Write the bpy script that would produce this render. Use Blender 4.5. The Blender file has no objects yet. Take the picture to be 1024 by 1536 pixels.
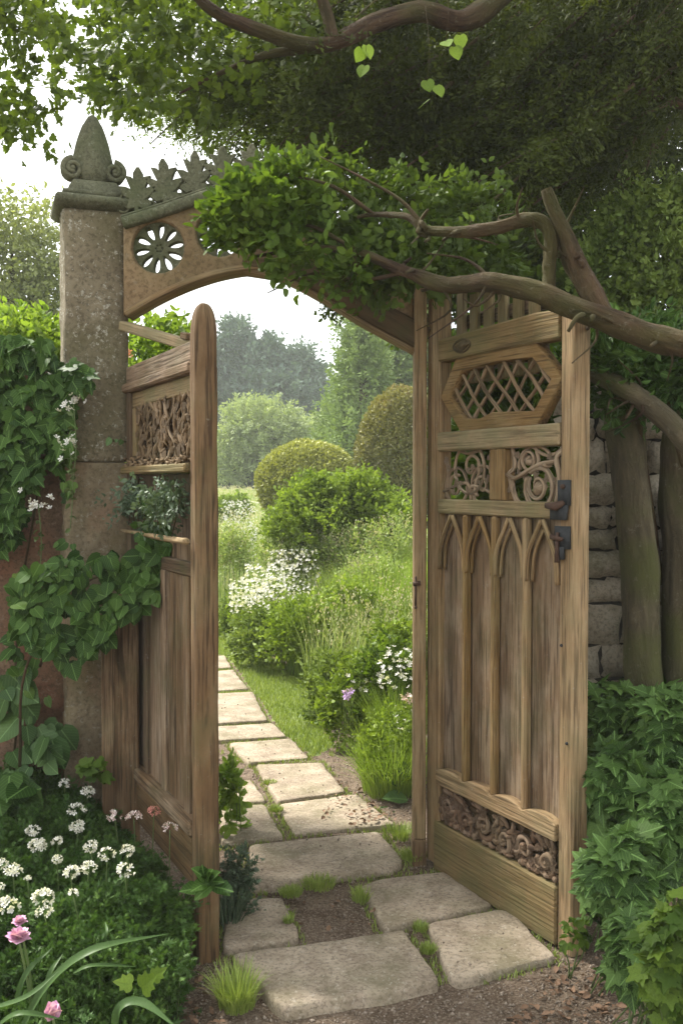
import bpy, bmesh, math, random
import numpy as np
from mathutils import Vector, Matrix
from mathutils import noise as mnoise

# ------------------------------------------------------------------ camera
SC = bpy.context.scene
C = SC.collection
F = 1475.0; HZ = 725.0; PITCH = math.atan((768 - HZ) / F); EYE = 1.5
cam = bpy.data.cameras.new("camera"); camo = bpy.data.objects.new("camera", cam); C.objects.link(camo)
camo.location = (0, 0, EYE); camo.rotation_euler = (math.pi / 2 - PITCH, 0, 0)
cam.sensor_fit = 'VERTICAL'; cam.sensor_height = 36; cam.lens = F / 1536 * 36
cam.clip_start = 0.05; cam.clip_end = 2000
SC.camera = camo
# ------------------------------------------------------------------ sky, sun, exposure
SUN_EL = math.radians(48); SUN_AZ = math.radians(-52)      # azimuth from +Y, negative = left
w = bpy.data.worlds.new("World"); SC.world = w; w.use_nodes = True
nt = w.node_tree; nt.nodes.clear()
wo = nt.nodes.new('ShaderNodeOutputWorld'); bg = nt.nodes.new('ShaderNodeBackground')
sky = nt.nodes.new('ShaderNodeTexSky'); sky.sky_type = 'NISHITA'; sky.sun_disc = False
sky.sun_elevation = SUN_EL; sky.sun_rotation = SUN_AZ
mx = nt.nodes.new('ShaderNodeMix'); mx.data_type = 'RGBA'; mx.inputs[0].default_value = 0.86
cl = nt.nodes.new('ShaderNodeTexNoise'); cl.inputs['Scale'].default_value = 2.0; cl.inputs['Detail'].default_value = 5
cr = nt.nodes.new('ShaderNodeValToRGB'); cr.color_ramp.elements[0].color = (9.6, 10.2, 10.6, 1); cr.color_ramp.elements[1].color = (12.5, 12.5, 12.2, 1)
cr.color_ramp.elements[0].position = .3; cr.color_ramp.elements[1].position = .6
nt.links.new(cl.outputs['Fac'], cr.inputs[0]); nt.links.new(sky.outputs[0], mx.inputs[6]); nt.links.new(cr.outputs[0], mx.inputs[7])
nt.links.new(mx.outputs[2], bg.inputs[0]); bg.inputs[1].default_value = 0.085; nt.links.new(bg.outputs[0], wo.inputs[0])
sl = bpy.data.lights.new("sun", 'SUN'); so = bpy.data.objects.new("sun", sl); C.objects.link(so)
sl.energy = 5.0; sl.angle = math.radians(10); sl.color = (1, .955, .87)
sd = Vector((math.sin(SUN_AZ) * math.cos(SUN_EL), math.cos(SUN_AZ) * math.cos(SUN_EL), math.sin(SUN_EL)))
so.rotation_euler = sd.to_track_quat('Z', 'Y').to_euler()
SC.view_settings.view_transform = 'Standard'; SC.view_settings.look = 'None'; SC.view_settings.gamma = 1
SC.view_settings.exposure = 1.25
cy = SC.cycles
cy.max_bounces = 6; cy.diffuse_bounces = 3; cy.glossy_bounces = 2; cy.transmission_bounces = 3; cy.volume_bounces = 2
cy.use_denoising = True; cy.denoising_prefilter = 'ACCURATE'; cy.caustics_reflective = False; cy.caustics_refractive = False

R = np.random.default_rng(7); random.seed(7)
D2R = math.radians
# ------------------------------------------------------------------ geometry helpers
def ray(px, py):
    x = (px - 512) / F; y = (768 - py) / F
    return np.array((x, math.cos(PITCH) + y * math.sin(PITCH), -math.sin(PITCH) + y * math.cos(PITCH)))
def P(px, py, Y):                                   # the point of the place seen at a pixel, Y metres away
    r = ray(px, py); s = Y / r[1]; return np.array((r[0] * s, Y, EYE + r[2] * s))
def G(px, py, z=0.0):                               # the point of the ground seen at a pixel
    r = ray(px, py); s = (z - EYE) / r[2]; return np.array((r[0] * s, r[1] * s, z))
def smooth(a, b, x):
    t = np.clip((x - a) / (b - a), 0, 1); return t * t * (3 - 2 * t)
def fbm(x, y, z=0., o=3):
    v = 0; a = 1.; f = 1.
    for i in range(o):
        v = v + a * (np.sin(x * f * 1.7 + 1.3 * i + 2 * np.sin(y * f * .9 + i)) * np.sin(y * f * 1.9 - 2.1 * i + 1.7 * np.sin(z * f + x * f * .6)))
        a *= .5; f *= 2.03
    return v
def GH(x, y):                                       # ground height
    x = np.asarray(x, float); y = np.asarray(y, float)
    z = 1.3 * smooth(7, 45, y) + .012 * fbm(x * 1.5, y * 1.5)
    z = z + 3.0 * smooth(90, 300, y)
    z = z + .16 * smooth(-.55, -.95, x) * smooth(4.3, 3.9, y)
    z = z + .12 * smooth(.85, 1.3, x) * smooth(1.2, 2.4, y)* smooth(4.3, 3.9, y)
    z = z + .07 * smooth(.15, .9, x) * smooth(3.9, 4.4, y)
    return z
def put(o, parent=None):
    C.objects.link(o)
    if parent is not None: o.parent = parent
    return o
def tag(o, label=None, cat=None, group=None, kind=None):
    if label: o['label'] = label
    if cat: o['category'] = cat
    if group: o['group'] = group
    if kind: o['kind'] = kind
    return o
def empty(name, loc=(0, 0, 0), rz=0.):
    o = bpy.data.objects.new(name, None); o.empty_display_size = .1; C.objects.link(o)
    o.location = loc; o.rotation_euler = (0, 0, rz); return o

class MB:
    """collects pieces; build() links them as one mesh object. gc = grain coordinates, tint = per-leaf number"""
    def __init__(s): s.v = []; s.f = {}; s.n = 0; s.gc = []; s.t = []
    def add(s, v, faces, gc=None, tint=None):
        v = np.asarray(v, float).reshape(-1, 3)
        for f in faces:
            f = np.asarray(f, int)
            if f.ndim == 1: f = f[None]
            if len(f): s.f.setdefault(f.shape[1], []).append(f + s.n)
        s.v.append(v); s.n += len(v)
        s.gc.append(v if gc is None else np.asarray(gc, float).reshape(-1, 3))
        s.t.append(np.full(len(v), .5) if tint is None else np.broadcast_to(tint, (len(v),)))
    def build(s, name, mat, parent=None, smooth_=False, loc=None):
        v = np.concatenate(s.v) if s.v else np.zeros((0, 3))
        if loc is not None: v = v - np.asarray(loc)
        me = bpy.data.meshes.new(name); me.vertices.add(len(v)); me.vertices.foreach_set('co', v.ravel())
        idx = []; st = []; k = 0
        for n, fl in s.f.items():
            a = np.concatenate(fl); idx.append(a.ravel()); st.append(k + np.arange(len(a)) * n); k += a.size
        idx = np.concatenate(idx); st = np.concatenate(st)
        me.loops.add(len(idx)); me.loops.foreach_set('vertex_index', idx)
        me.polygons.add(len(st)); me.polygons.foreach_set('loop_start', st)
        if smooth_: me.polygons.foreach_set('use_smooth', np.ones(len(st), bool))
        me.update(calc_edges=True); me.validate()
        if len(me.vertices) == len(v):
            at = me.attributes.new('gc', 'FLOAT_VECTOR', 'POINT'); at.data.foreach_set('vector', np.concatenate(s.gc).ravel().astype(np.float32))
            at = me.attributes.new('tint', 'FLOAT', 'POINT'); at.data.foreach_set('value', np.concatenate(s.t).astype(np.float32))
        me.materials.append(mat)
        o = bpy.data.objects.new(name, me); put(o, parent)
        if loc is not None: o.location = tuple(loc)
        return o

def smooth_path(pts, n=8):
    pts = np.asarray(pts, float)
    if len(pts) < 3: return np.array([pts[0] + (pts[-1] - pts[0]) * t for t in np.linspace(0, 1, n)])
    q = np.vstack([2 * pts[0] - pts[1], pts, 2 * pts[-1] - pts[-2]]); out = []
    for i in range(1, len(q) - 2):
        p0, p1, p2, p3 = q[i - 1:i + 3]
        for t in np.linspace(0, 1, n, endpoint=False):
            out.append(.5 * ((2 * p1) + (-p0 + p2) * t + (2 * p0 - 5 * p1 + 4 * p2 - p3) * t * t + (-p0 + 3 * p1 - 3 * p2 + p3) * t ** 3))
    out.append(q[-2]); return np.array(out)
def add_tube(mb, pts, rad, segs=8, flat=1.0, rough=0., nrm=None, tint=None):
    pts = np.asarray(pts, float); n = len(pts); rad = np.broadcast_to(np.asarray(rad, float), (n,)) if np.ndim(rad) < 1 or len(np.atleast_1d(rad)) == n else np.interp(np.linspace(0, 1, n), np.linspace(0, 1, len(rad)), rad)
    T = np.gradient(pts, axis=0); T /= np.linalg.norm(T, axis=1)[:, None] + 1e-9
    ref = np.array((0, 1., 0)) if nrm is None else np.asarray(nrm, float)
    if abs(T[0] @ ref) > .9 and nrm is None: ref = np.array((1., 0, 0))
    A = np.cross(T, ref); A /= np.linalg.norm(A, axis=1)[:, None] + 1e-9; B = np.cross(T, A)
    th = np.arange(segs) / segs * 2 * math.pi
    L = np.concatenate([[0], np.cumsum(np.linalg.norm(np.diff(pts, axis=0), axis=1))])
    rr = rad[:, None] * np.ones(segs)
    if rough:
        ox = R.random() * 50
        rr = rr * (1 + rough * fbm(L[:, None] / (rad.mean() * 3) + ox, th[None] * 1.0 + ox * 2, np.sin(th)[None]))
    V = pts[:, None] + A[:, None] * (np.cos(th)[None] * rr)[..., None] + B[:, None] * (np.sin(th)[None] * rr * flat)[..., None]
    i = np.arange(n - 1)[:, None] * segs; j = np.arange(segs)[None]; jn = (j + 1) % segs
    fq = np.stack([i + j, i + jn, i + segs + jn, i + segs + j], -1).reshape(-1, 4)
    off = R.random(3) * 20
    gc = np.stack([np.repeat(L, segs), np.tile(np.cos(th) * rad.mean(), n), np.tile(np.sin(th) * rad.mean(), n)], -1) + off
    mb.add(V.reshape(-1, 3), [fq, np.arange(segs)[::-1][None] , (np.arange(segs) + (n - 1) * segs)[None]], gc, tint)

def prism(name, poly, y0, y1, mat, parent=None, axis='z', bev=.004, build=True, M=None):
    """a board: polygon in (x,z) of the local frame, from y0 to y1; grain along axis"""
    bm = bmesh.new(); a = [bm.verts.new((p[0], y0, p[1])) for p in poly]; b = [bm.verts.new((p[0], y1, p[1])) for p in poly]
    n = len(poly); bm.faces.new(a); bm.faces.new(b[::-1])
    for i in range(n): bm.faces.new((a[i], b[i], b[(i + 1) % n], a[(i + 1) % n]))
    bmesh.ops.recalc_face_normals(bm, faces=bm.faces)
    if bev: bmesh.ops.bevel(bm, geom=bm.edges[:], offset=bev, segments=1, affect='EDGES', profile=.6)
    # long boards get cuts so they can be slightly uneven
    me = bpy.data.meshes.new(name); bm.to_mesh(me); bm.free()
    v = np.array([q.co[:] for q in me.vertices]); off = R.random(3) * 30
    d = {'z': (2, 0, 1), 'x': (0, 2, 1), 'y': (1, 0, 2)}[axis]
    g = v[:, d] + off
    at = me.attributes.new('gc', 'FLOAT_VECTOR', 'POINT'); at.data.foreach_set('vector', g.ravel().astype(np.float32))
    if M is not None: me.transform(M)
    me.materials.append(mat); o = bpy.data.objects.new(name, me); return put(o, parent)
def box(name, x0, x1, y0, y1, z0, z1, mat, parent=None, axis='z', bev=.004, M=None):
    return prism(name, [(x0, z0), (x1, z0), (x1, z1), (x0, z1)], y0, y1, mat, parent, axis, bev, M=M)
def curve_solid(name, polys, y, half, mat, parent=None, bev=.004, axis='x'):
    """flat outline(s) with holes in the (x,z) plane, centred on depth y"""
    cu = bpy.data.curves.new(name + '_c', 'CURVE'); cu.dimensions = '2D'; cu.fill_mode = 'BOTH'
    cu.extrude = half - bev; cu.bevel_depth = bev; cu.bevel_resolution = 0
    for p in polys:
        s = cu.splines.new('POLY'); s.points.add(len(p) - 1); s.use_cyclic_u = True
        for i, q in enumerate(p): s.points[i].co = (q[0], q[1], 0, 1)
    t = bpy.data.objects.new('tmp', cu); C.objects.link(t)
    dg = bpy.context.evaluated_depsgraph_get(); me = bpy.data.meshes.new_from_object(t.evaluated_get(dg)); me.name = name
    bpy.data.objects.remove(t); bpy.data.curves.remove(cu)
    me.transform(Matrix.Translation((0, y, 0)) @ Matrix.Rotation(math.pi / 2, 4, 'X'))
    v = np.array([q.co[:] for q in me.vertices]); d = {'z': (2, 0, 1), 'x': (0, 2, 1)}[axis]
    g = v[:, d] + R.random(3) * 30
    at = me.attributes.new('gc', 'FLOAT_VECTOR', 'POINT'); at.data.foreach_set('vector', g.ravel().astype(np.float32))
    me.materials.clear(); me.materials.append(mat); o = bpy.data.objects.new(name, me); return put(o, parent)

# leaf templates: x across, y forward, z up
def fan(out, droop=.18, fold=.12):
    v = [(0, 0, 0)] + [(x, y, -droop * (x * x + (y * y)) + fold * abs(x)) for x, y in out]
    return np.array(v), [np.array([(0, i, i + 1) for i in range(1, len(out))])]
T_DIA = (np.array([(0, 0, 0), (.22, .45, .08), (0, 1, -.05), (-.22, .45, .08)]), [np.array([(0, 1, 2), (0, 2, 3)])])
T_OVAL = (np.array([(0, 0, 0), (.22, .2, .09), (.3, .52, .1), (.16, .82, .02), (0, 1, -.1), (-.16, .82, .02), (-.3, .52, .1), (-.22, .2, .09), (0, .5, 0)]),
          [np.array([(0, 1, 2, 8), (8, 2, 3, 4), (8, 4, 5, 6), (0, 8, 6, 7)])])
T_IVY = fan([(.0, -.12), (.2, -.2), (.42, -.1), (.52, .12), (.36, .26), (.44, .5), (.22, .52), (.1, .8), (0, .95), (-.1, .8), (-.22, .52), (-.44, .5), (-.36, .26), (-.52, .12), (-.42, -.1), (-.2, -.2), (0, -.12)])
T_ROUND = fan([(.0, -.1), (.25, -.2), (.45, .0), (.5, .3), (.34, .6), (.12, .82), (0, .92), (-.12, .82), (-.34, .6), (-.5, .3), (-.45, .0), (-.25, -.2), (0, -.1)])
T_MAPLE = fan([(.04, 0), (.22, -.14), (.5, .02), (.3, .14), (.62, .42), (.42, .44), (.38, .56), (.2, .5), (.12, .8), (0, 1.05), (-.12, .8), (-.2, .5), (-.38, .56), (-.42, .44), (-.62, .42), (-.3, .14), (-.5, .02), (-.22, -.14), (-.04, 0)], .22, .14)
T_CUT = fan([(.03, .05), (.3, -.02), (.12, .18), (.45, .3), (.14, .36), (.3, .66), (.08, .52), (0, 1), (-.08, .52), (-.3, .66), (-.14, .36), (-.45, .3), (-.12, .18), (-.3, -.02), (-.03, .05)], .1, .1)
T_PETAL = (np.array([(0, 0, 0), (.24, .55, .06), (.16, .95, .12), (-.16, .95, .12), (-.24, .55, .06)]), [np.array([(0, 1, 2), (0, 2, 3), (0, 3, 4)])])

def nrmz(a): return a / (np.linalg.norm(a, axis=-1, keepdims=True) + 1e-9)
def leaves(mb, tmpl, pos, fwd, up, size, tint=None, wscale=1.0):
    pos = np.asarray(pos, float); N = len(pos)
    if N == 0: return
    fwd = nrmz(np.asarray(fwd, float)); up = np.asarray(up, float)
    sx = nrmz(np.cross(fwd, up)); uu = np.cross(sx, fwd)
    tv, tf = tmpl; size = np.broadcast_to(size, (N,))
    V = pos[:, None] + size[:, None, None] * (tv[None, :, 0:1] * wscale * sx[:, None] + tv[None, :, 1:2] * fwd[:, None] + tv[None, :, 2:3] * uu[:, None])
    k = len(tv); tint = R.random(N) if tint is None else np.broadcast_to(tint, (N,))
    fs = [(f[None] + (np.arange(N) * k)[:, None, None]).reshape(-1, f.shape[1]) for f in tf]
    mb.add(V.reshape(-1, 3), fs, np.tile(tv, (N, 1)), np.repeat(tint, k))
def rdir(n, bias=(0, 0, 0), s=1.0):
    return nrmz(R.normal(size=(n, 3)) * s + np.asarray(bias))
def sprays(mb, tmpl, centers, outd, n_leaf, length, size, spread=.6, droop=0., jit=.25, tint=None, flat=.0, upbias=.8):
    """twigs starting at centers, heading outd, leaves along them"""
    centers = np.asarray(centers, float); N = len(centers)
    d = nrmz(np.asarray(outd, float) + R.normal(size=(N, 3)) * spread)
    L = length * (.6 + .8 * R.random(N)); tt = R.random((N, n_leaf))
    side = nrmz(np.cross(d, R.normal(size=(N, 3)) + np.array((0, 0, upbias))))
    sg = np.where(R.random((N, n_leaf)) < .5, -1, 1)
    pos = centers[:, None] + d[:, None] * (tt * L[:, None])[..., None] + R.normal(size=(N, n_leaf, 3)) * (L[:, None, None] * jit * .3)
    pos[..., 2] -= droop * (tt * L[:, None]) ** 1.5
    fw = d[:, None] * .7 + side[:, None] * sg[..., None] * .8 + R.normal(size=(N, n_leaf, 3)) * .25
    up = np.cross(d, side)[:, None] + R.normal(size=(N, n_leaf, 3)) * .35 + np.array((0, 0, .3))
    tb = R.random(N) if tint is None else np.broadcast_to(tint, (N,))
    ti = np.clip(tb[:, None] * .65 + .35 * R.random((N, n_leaf)), 0, 1)
    sz = size * (.6 + .7 * R.random((N, n_leaf)))
    leaves(mb, tmpl, pos.reshape(-1, 3), fw.reshape(-1, 3), up.reshape(-1, 3), sz.ravel(), ti.ravel())
def shell(c, r, n, lo=.75, zmin=-.6):
    """points in the outer part of an uneven ellipsoid, and their outward directions"""
    d = rdir(int(n * 1.6)); d = d[d[:, 2] > zmin][:n]
    k = lo + (1 - lo) * R.random(len(d)); lump = 1 + .10 * fbm(d[:, 0] * 3 + c[0], d[:, 1] * 3 + c[1], d[:, 2] * 3)
    return np.asarray(c) + d * np.asarray(r) * (k * lump)[:, None], nrmz(d / np.asarray(r))
def blades(mb, base, az, lean, h, wd, tint=None, seg=4, curl=1.0):
    """arching grass blades as tapered strips"""
    base = np.asarray(base, float); N = len(base); h = np.broadcast_to(h, (N,)); wd = np.broadcast_to(wd, (N,)); lean = np.broadcast_to(lean, (N,))
    t = np.linspace(0, 1, seg + 1); ang = lean[:, None] * (.35 + curl * t[None]) ; st = h[:, None] / seg
    hx = np.concatenate([np.zeros((N, 1)), np.cumsum(np.sin(ang[:, :-1]) * st, 1)], 1); hz = np.concatenate([np.zeros((N, 1)), np.cumsum(np.cos(ang[:, :-1]) * st, 1)], 1)
    dx, dy = np.cos(az), np.sin(az)
    ctr = base[:, None] + np.stack([dx[:, None] * hx, dy[:, None] * hx, hz], -1)
    ra = az + math.pi / 2 + R.normal(size=N) * .5; side = np.stack([np.cos(ra), np.sin(ra), np.zeros(N)], -1)
    ww = wd[:, None] * np.clip(1.02 - t[None] ** 2.2, .06, 1) * .5
    A = ctr - side[:, None] * ww[..., None]; B = ctr + side[:, None] * ww[..., None]
    V = np.stack([A, B], 2).reshape(N, -1, 3); k = 2 * (seg + 1)
    q = np.array([(2 * i, 2 * i + 1, 2 * i + 3, 2 * i + 2) for i in range(seg)])
    tint = R.random(N) if tint is None else np.broadcast_to(tint, (N,))
    mb.add(V.reshape(-1, 3), [(q[None] + (np.arange(N) * k)[:, None, None]).reshape(-1, 4)], None, np.repeat(tint, k))

# ------------------------------------------------------------------ materials
class NT:
    def __init__(s, name):
        s.m = bpy.data.materials.new(name); s.m.use_nodes = True; s.t = s.m.node_tree; s.t.nodes.clear()
        s.out = s.n('ShaderNodeOutputMaterial'); s.b = s.n('ShaderNodeBsdfPrincipled'); s.l(s.b, 0, s.out, 0)
    def n(s, ty, **k):
        x = s.t.nodes.new(ty)
        for a, v in k.items(): setattr(x, a, v)
        return x
    def l(s, a, i, b, j): s.t.links.new(a.outputs[i], b.inputs[j])
    def coord(s, kind='gc', scale=(1, 1, 1)):
        mp = s.n('ShaderNodeMapping'); mp.inputs['Scale'].default_value = scale
        if kind == 'gc': a = s.n('ShaderNodeAttribute', attribute_name='gc'); s.l(a, 1, mp, 0)
        else: g = s.n('ShaderNodeNewGeometry'); s.l(g, 0, mp, 0)
        return mp
    def noise(s, co, sc, det=4, rough=.55, dist=0.):
        x = s.n('ShaderNodeTexNoise'); s.l(co, 0, x, 'Vector'); x.inputs['Scale'].default_value = sc; x.inputs['Detail'].default_value = det
        x.inputs['Roughness'].default_value = rough; x.inputs['Distortion'].default_value = dist; return x
    def ramp(s, src, stops, i=0):
        r = s.n('ShaderNodeValToRGB'); e = r.color_ramp.elements
        while len(e) < len(stops): e.new(.5)
        for k, (p, c) in enumerate(stops):
            e[k].position = p; e[k].color = (c, c, c, 1) if isinstance(c, (int, float)) else (*c, 1)
        s.l(src, i, r, 0); return r
    def mix(s, fac, a, b, mode='MIX', fi=0):
        x = s.n('ShaderNodeMix', data_type='RGBA', blend_type=mode)
        if isinstance(fac, (int, float)): x.inputs[0].default_value = fac
        else: s.l(fac, fi, x, 0)
        for src, k in ((a, 6), (b, 7)):
            if isinstance(src, tuple): x.inputs[k].default_value = (*src, 1)
            else: s.t.links.new(src.outputs[2] if src.bl_idname == 'ShaderNodeMix' else src.outputs[0], x.inputs[k])
        return x
    def math(s, op, a, b):
        x = s.n('ShaderNodeMath', operation=op)
        for k, q in ((0, a), (1, b)):
            if isinstance(q, (int, float)): x.inputs[k].default_value = q
            else: s.l(q, 0, x, k)
        return x
    def bump(s, src, st, dist, prev=None):
        b = s.n('ShaderNodeBump'); b.inputs['Strength'].default_value = st; b.inputs['Distance'].default_value = dist; s.l(src, 0, b, 'Height')
        if prev: s.l(prev, 0, b, 'Normal')
        return b
    def fin(s, col, rough, bump=None, spec=.3):
        s.t.links.new(col.outputs[2] if col.bl_idname == 'ShaderNodeMix' else col.outputs[0], s.b.inputs['Base Color'])
        s.b.inputs['Roughness'].default_value = rough; s.b.inputs['Specular IOR Level'].default_value = spec
        if bump: s.l(bump, 0, s.b, 'Normal')
        return s.m

def wood(name, c1, c2, c3, moss=.25, mosscol=(.085, .09, .035), mosspos=.55):
    s = NT(name); g = s.coord('gc', (1.2, 14, 14)); gf = s.coord('gc', (4, 120, 120)); gm = s.coord('gc', (1, 2.2, 2.2)); wp = s.coord('w')
    n1 = s.noise(g, 1.6, 6, .65, .6); n2 = s.noise(gf, 1.0, 3, .6); n3 = s.noise(gm, 4.5, 5, .6); n4 = s.noise(wp, 5.5, 6, .62)
    col = s.mix(s.ramp(n1, [(.3, 0.), (.7, 1.)]), c1, c2); col = s.mix(s.ramp(n3, [(.46, 0.), (.72, .8)]), col, c3)
    col = s.mix(s.ramp(n2, [(.36, .8), (.50, 0.)]), col, tuple(x * .40 for x in c1)); col = s.mix(s.ramp(n2, [(.62, 0.), (.78, .35)]), col, tuple(min(1, x * 1.35) for x in c3))
    dark = s.noise(s.coord('gc', (3, 22, 22)), 1.0, 2, .5, .4); col = s.mix(s.ramp(dark, [(.27, .8), (.36, 0.)]), col, tuple(x * .3 for x in c1))
    ln = s.noise(wp, 55, 4, .7); col = s.mix(s.ramp(ln, [(.64, 0.), (.72, .35)]), col, (.34, .33, .27))
    col = s.mix(s.math('MULTIPLY', s.ramp(n4, [(mosspos - .1, 0.), (mosspos + .12, 1.)]), moss), col, mosscol)
    oi = s.n('ShaderNodeObjectInfo'); br_ = s.n('ShaderNodeMapRange'); s.l(oi, 5, br_, 0); br_.inputs[3].default_value = .66; br_.inputs[4].default_value = 1.06; hs_ = s.n('ShaderNodeHueSaturation'); s.l(br_, 0, hs_, 'Value'); s.t.links.new(col.outputs[2], hs_.inputs['Color']); rs_ = s.n('ShaderNodeMapRange'); s.l(oi, 5, rs_, 0); rs_.inputs[3].default_value = 1.12; rs_.inputs[4].default_value = .9; s.l(rs_, 0, hs_, 'Saturation'); col = hs_
    b = s.bump(n1, .7, .008); b = s.bump(n2, 1., .005, b); b = s.bump(s.noise(wp, 90, 4, .7), .3, .002, b)
    return s.fin(col, .82, b, .25)
def stone(name, c1, c2, lichen=(.42, .41, .34), la=.6, moss=.4, mosscol=(.06, .075, .02), sc=1.0, red=None):
    s = NT(name); wp = s.coord('w'); n1 = s.noise(wp, 6 * sc, 6, .65); n2 = s.noise(wp, 60 * sc, 5, .7); n3 = s.noise(wp, 38 * sc, 6, .8, .15); n4 = s.noise(wp, 3.2 * sc, 5, .6)
    col = s.mix(s.ramp(n1, [(.32, 0.), (.68, 1.)]), c1, c2)
    if red: col = s.mix(s.ramp(s.noise(wp, 3.1, 4), [(.47, 0.), (.6, .8)]), col, red)
    col = s.mix(s.ramp(n2, [(.38, .6), (.52, 0.)]), col, tuple(x * .45 for x in c1))
    col = s.mix(s.ramp(n4, [(.45, 0.), (.66, moss)]), col, mosscol)
    col = s.mix(s.ramp(n3, [(.56, 0.), (.63, la)]), col, lichen)
    b = s.bump(n1, .5, .02); b = s.bump(n3, .5, .006, b); b = s.bump(n2, .7, .003, b)
    return s.fin(col, .92, b, .2)
def leaf(name, dark, light, rough=.5, trans=.28, tip=None, spec=.35, nsc=2.5, veins=False):
    s = NT(name); a = s.n('ShaderNodeAttribute', attribute_name='tint'); wp = s.coord('w'); nn = s.noise(wp, nsc, 3, .6)
    f = s.math('ADD', s.math('MULTIPLY', _fac(s, a), .75), s.math('MULTIPLY', s.ramp(nn, [(.35, 0.), (.65, 1.)]), .3))
    st = [(.0, dark), (.85, light)] + ([(1., tip)] if tip else [])
    col = s.ramp(f, st); fine = s.noise(wp, 220, 2); col = s.mix(s.ramp(fine, [(.3, .25), (.6, 0.)]), col, tuple(x * .5 for x in dark))
    if veins:
        ga = s.n('ShaderNodeAttribute', attribute_name='gc'); sp = s.n('ShaderNodeSeparateXYZ'); s.l(ga, 1, sp, 0); ax = s.n('ShaderNodeMath', operation='ABSOLUTE'); s.l(sp, 0, ax, 0)
        y_ = s.n('ShaderNodeMath', operation='MULTIPLY_ADD'); s.l(sp, 1, y_, 0); y_.inputs[1].default_value = 7.; x7 = s.math('MULTIPLY', ax, -6.); s.l(x7, 0, y_, 2)
        fr = s.n('ShaderNodeMath', operation='FRACT'); s.l(y_, 0, fr, 0)
        col = s.mix(s.ramp(fr, [(.0, .5), (.12, 0.), (.9, 0.), (1., .5)]), col, tuple(min(1, x * 1.5 + .02) for x in light)); col = s.mix(s.ramp(ax, [(.012, .75), (.035, 0.)]), col, tuple(min(1, x * 1.7 + .03) for x in light))
    s.fin(col, rough, s.bump(fine, .25, .001), spec)
    tr = s.n('ShaderNodeBsdfTranslucent'); mc = s.mix(1.0, col, (1.0, 1.0, .45), 'MULTIPLY'); s.l(mc, 2, tr, 0)
    ms = s.n('ShaderNodeMixShader'); ms.inputs[0].default_value = trans; s.l(s.b, 0, ms, 1); s.l(tr, 0, ms, 2); s.l(ms, 0, s.out, 0)
    return s.m
def _fac(s, a):
    x = s.n('ShaderNodeMath', operation='MULTIPLY'); x.inputs[1].default_value = 1.; s.l(a, 2, x, 0); return x
def plain(name, c, rough=.6, metal=0., bumpsc=60):
    s = NT(name); n = s.noise(s.coord('w'), bumpsc, 4, .7); col = s.mix(s.ramp(n, [(.3, 0.), (.7, 1.)]), tuple(x * .6 for x in c), tuple(min(1, x * 1.25) for x in c))
    s.b.inputs['Metallic'].default_value = metal; return s.fin(col, rough, s.bump(n, .5, .003), .4)

M = {}
M['oak'] = wood('oak', (.195, .118, .048), (.305, .194, .086), (.36, .26, .135), .45, (.17, .15, .065), .56)
M['oak_green'] = wood('oak_green', (.20, .132, .060), (.31, .212, .102), (.33, .25, .135), .65, (.15, .14, .06), .46)
M['oak_grey'] = wood('oak_grey', (.14, .086, .046), (.25, .165, .094), (.36, .28, .19), .35)
M['oak_dark'] = wood('oak_dark', (.085, .055, .032), (.16, .105, .06), (.13, .1, .055), .5)
M['post'] = wood('post', (.115, .068, .034), (.215, .132, .066), (.29, .205, .12), .45, (.12, .115, .05), .58)
M['carved'] = wood('carved', (.20, .135, .078), (.32, .225, .135), (.41, .32, .22), .2)
M['carved_red'] = wood('carved_red', (.17, .10, .065), (.30, .20, .135), (.40, .31, .23), .3)
M['pillar'] = stone('pillar_stone', (.135, .112, .070), (.235, .198, .132), (.42, .41, .34), .8, .5, (.09, .085, .035), 1.0)
M['pillar_low'] = stone('pillar_low_stone', (.15, .118, .072), (.24, .19, .122), (.36, .34, .28), .4, .5, (.09, .085, .03), 1.0, (.22, .13, .085))
M['cap'] = stone('cap_stone', (.075, .078, .045), (.14, .138, .085), (.26, .27, .2), .35, .7, (.07, .085, .035), 1.4)
M['arch'] = stone('arch_stone', (.17, .115, .06), (.27, .19, .105), (.36, .33, .24), .2, .45, (.12, .11, .045), 1.0)
M['slab'] = stone('slab_stone', (.23, .18, .13), (.44, .365, .275), (.54, .49, .41), .45, .6, (.15, .135, .075), 1.5)
M['wall'] = stone('rubble_wall', (.26, .22, .16), (.44, .39, .30), (.36, .34, .28), .5, .65, (.08, .085, .035), 1.2)
M['render'] = stone('old_render', (.12, .075, .048), (.21, .135, .085), (.3, .24, .18), .3, .5, (.06, .06, .025), 1.0, (.19, .085, .05))
def bark(name, c1, c2, mosscol=(.07, .08, .02), moss=.5):
    s = NT(name); g = s.coord('gc', (3, 16, 16)); wp = s.coord('w'); n1 = s.noise(g, 2.0, 6, .7, .7); n2 = s.noise(wp, 40, 5, .7); n3 = s.noise(wp, 4, 4)
    col = s.mix(s.ramp(n1, [(.35, 0.), (.65, 1.)]), c1, c2); col = s.mix(s.ramp(n3, [(.42, 0.), (.62, moss)]), col, mosscol); col = s.mix(s.ramp(n2, [(.6, 0.), (.7, .4)]), col, (.24, .23, .17))
    return s.fin(col, .9, s.bump(n2, .9, .008, s.bump(n1, 1., .035)), .2)
M['bark'] = bark('bark', (.032, .019, .011), (.105, .066, .037))
M['bark_moss'] = bark('mossy_bark', (.06, .05, .03), (.12, .10, .06), (.085, .09, .03), .9)
M['yew'] = leaf('yew_leaf', (.014, .021, .003), (.080, .105, .016), .6, .38, spec=.12)
M['yew_dark'] = leaf('yew_shade_leaf', (.012, .018, .004), (.045, .065, .014), .6, .25, spec=.1)  # darker copy of the yew leaf: shade painted into the far crown layer
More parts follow.
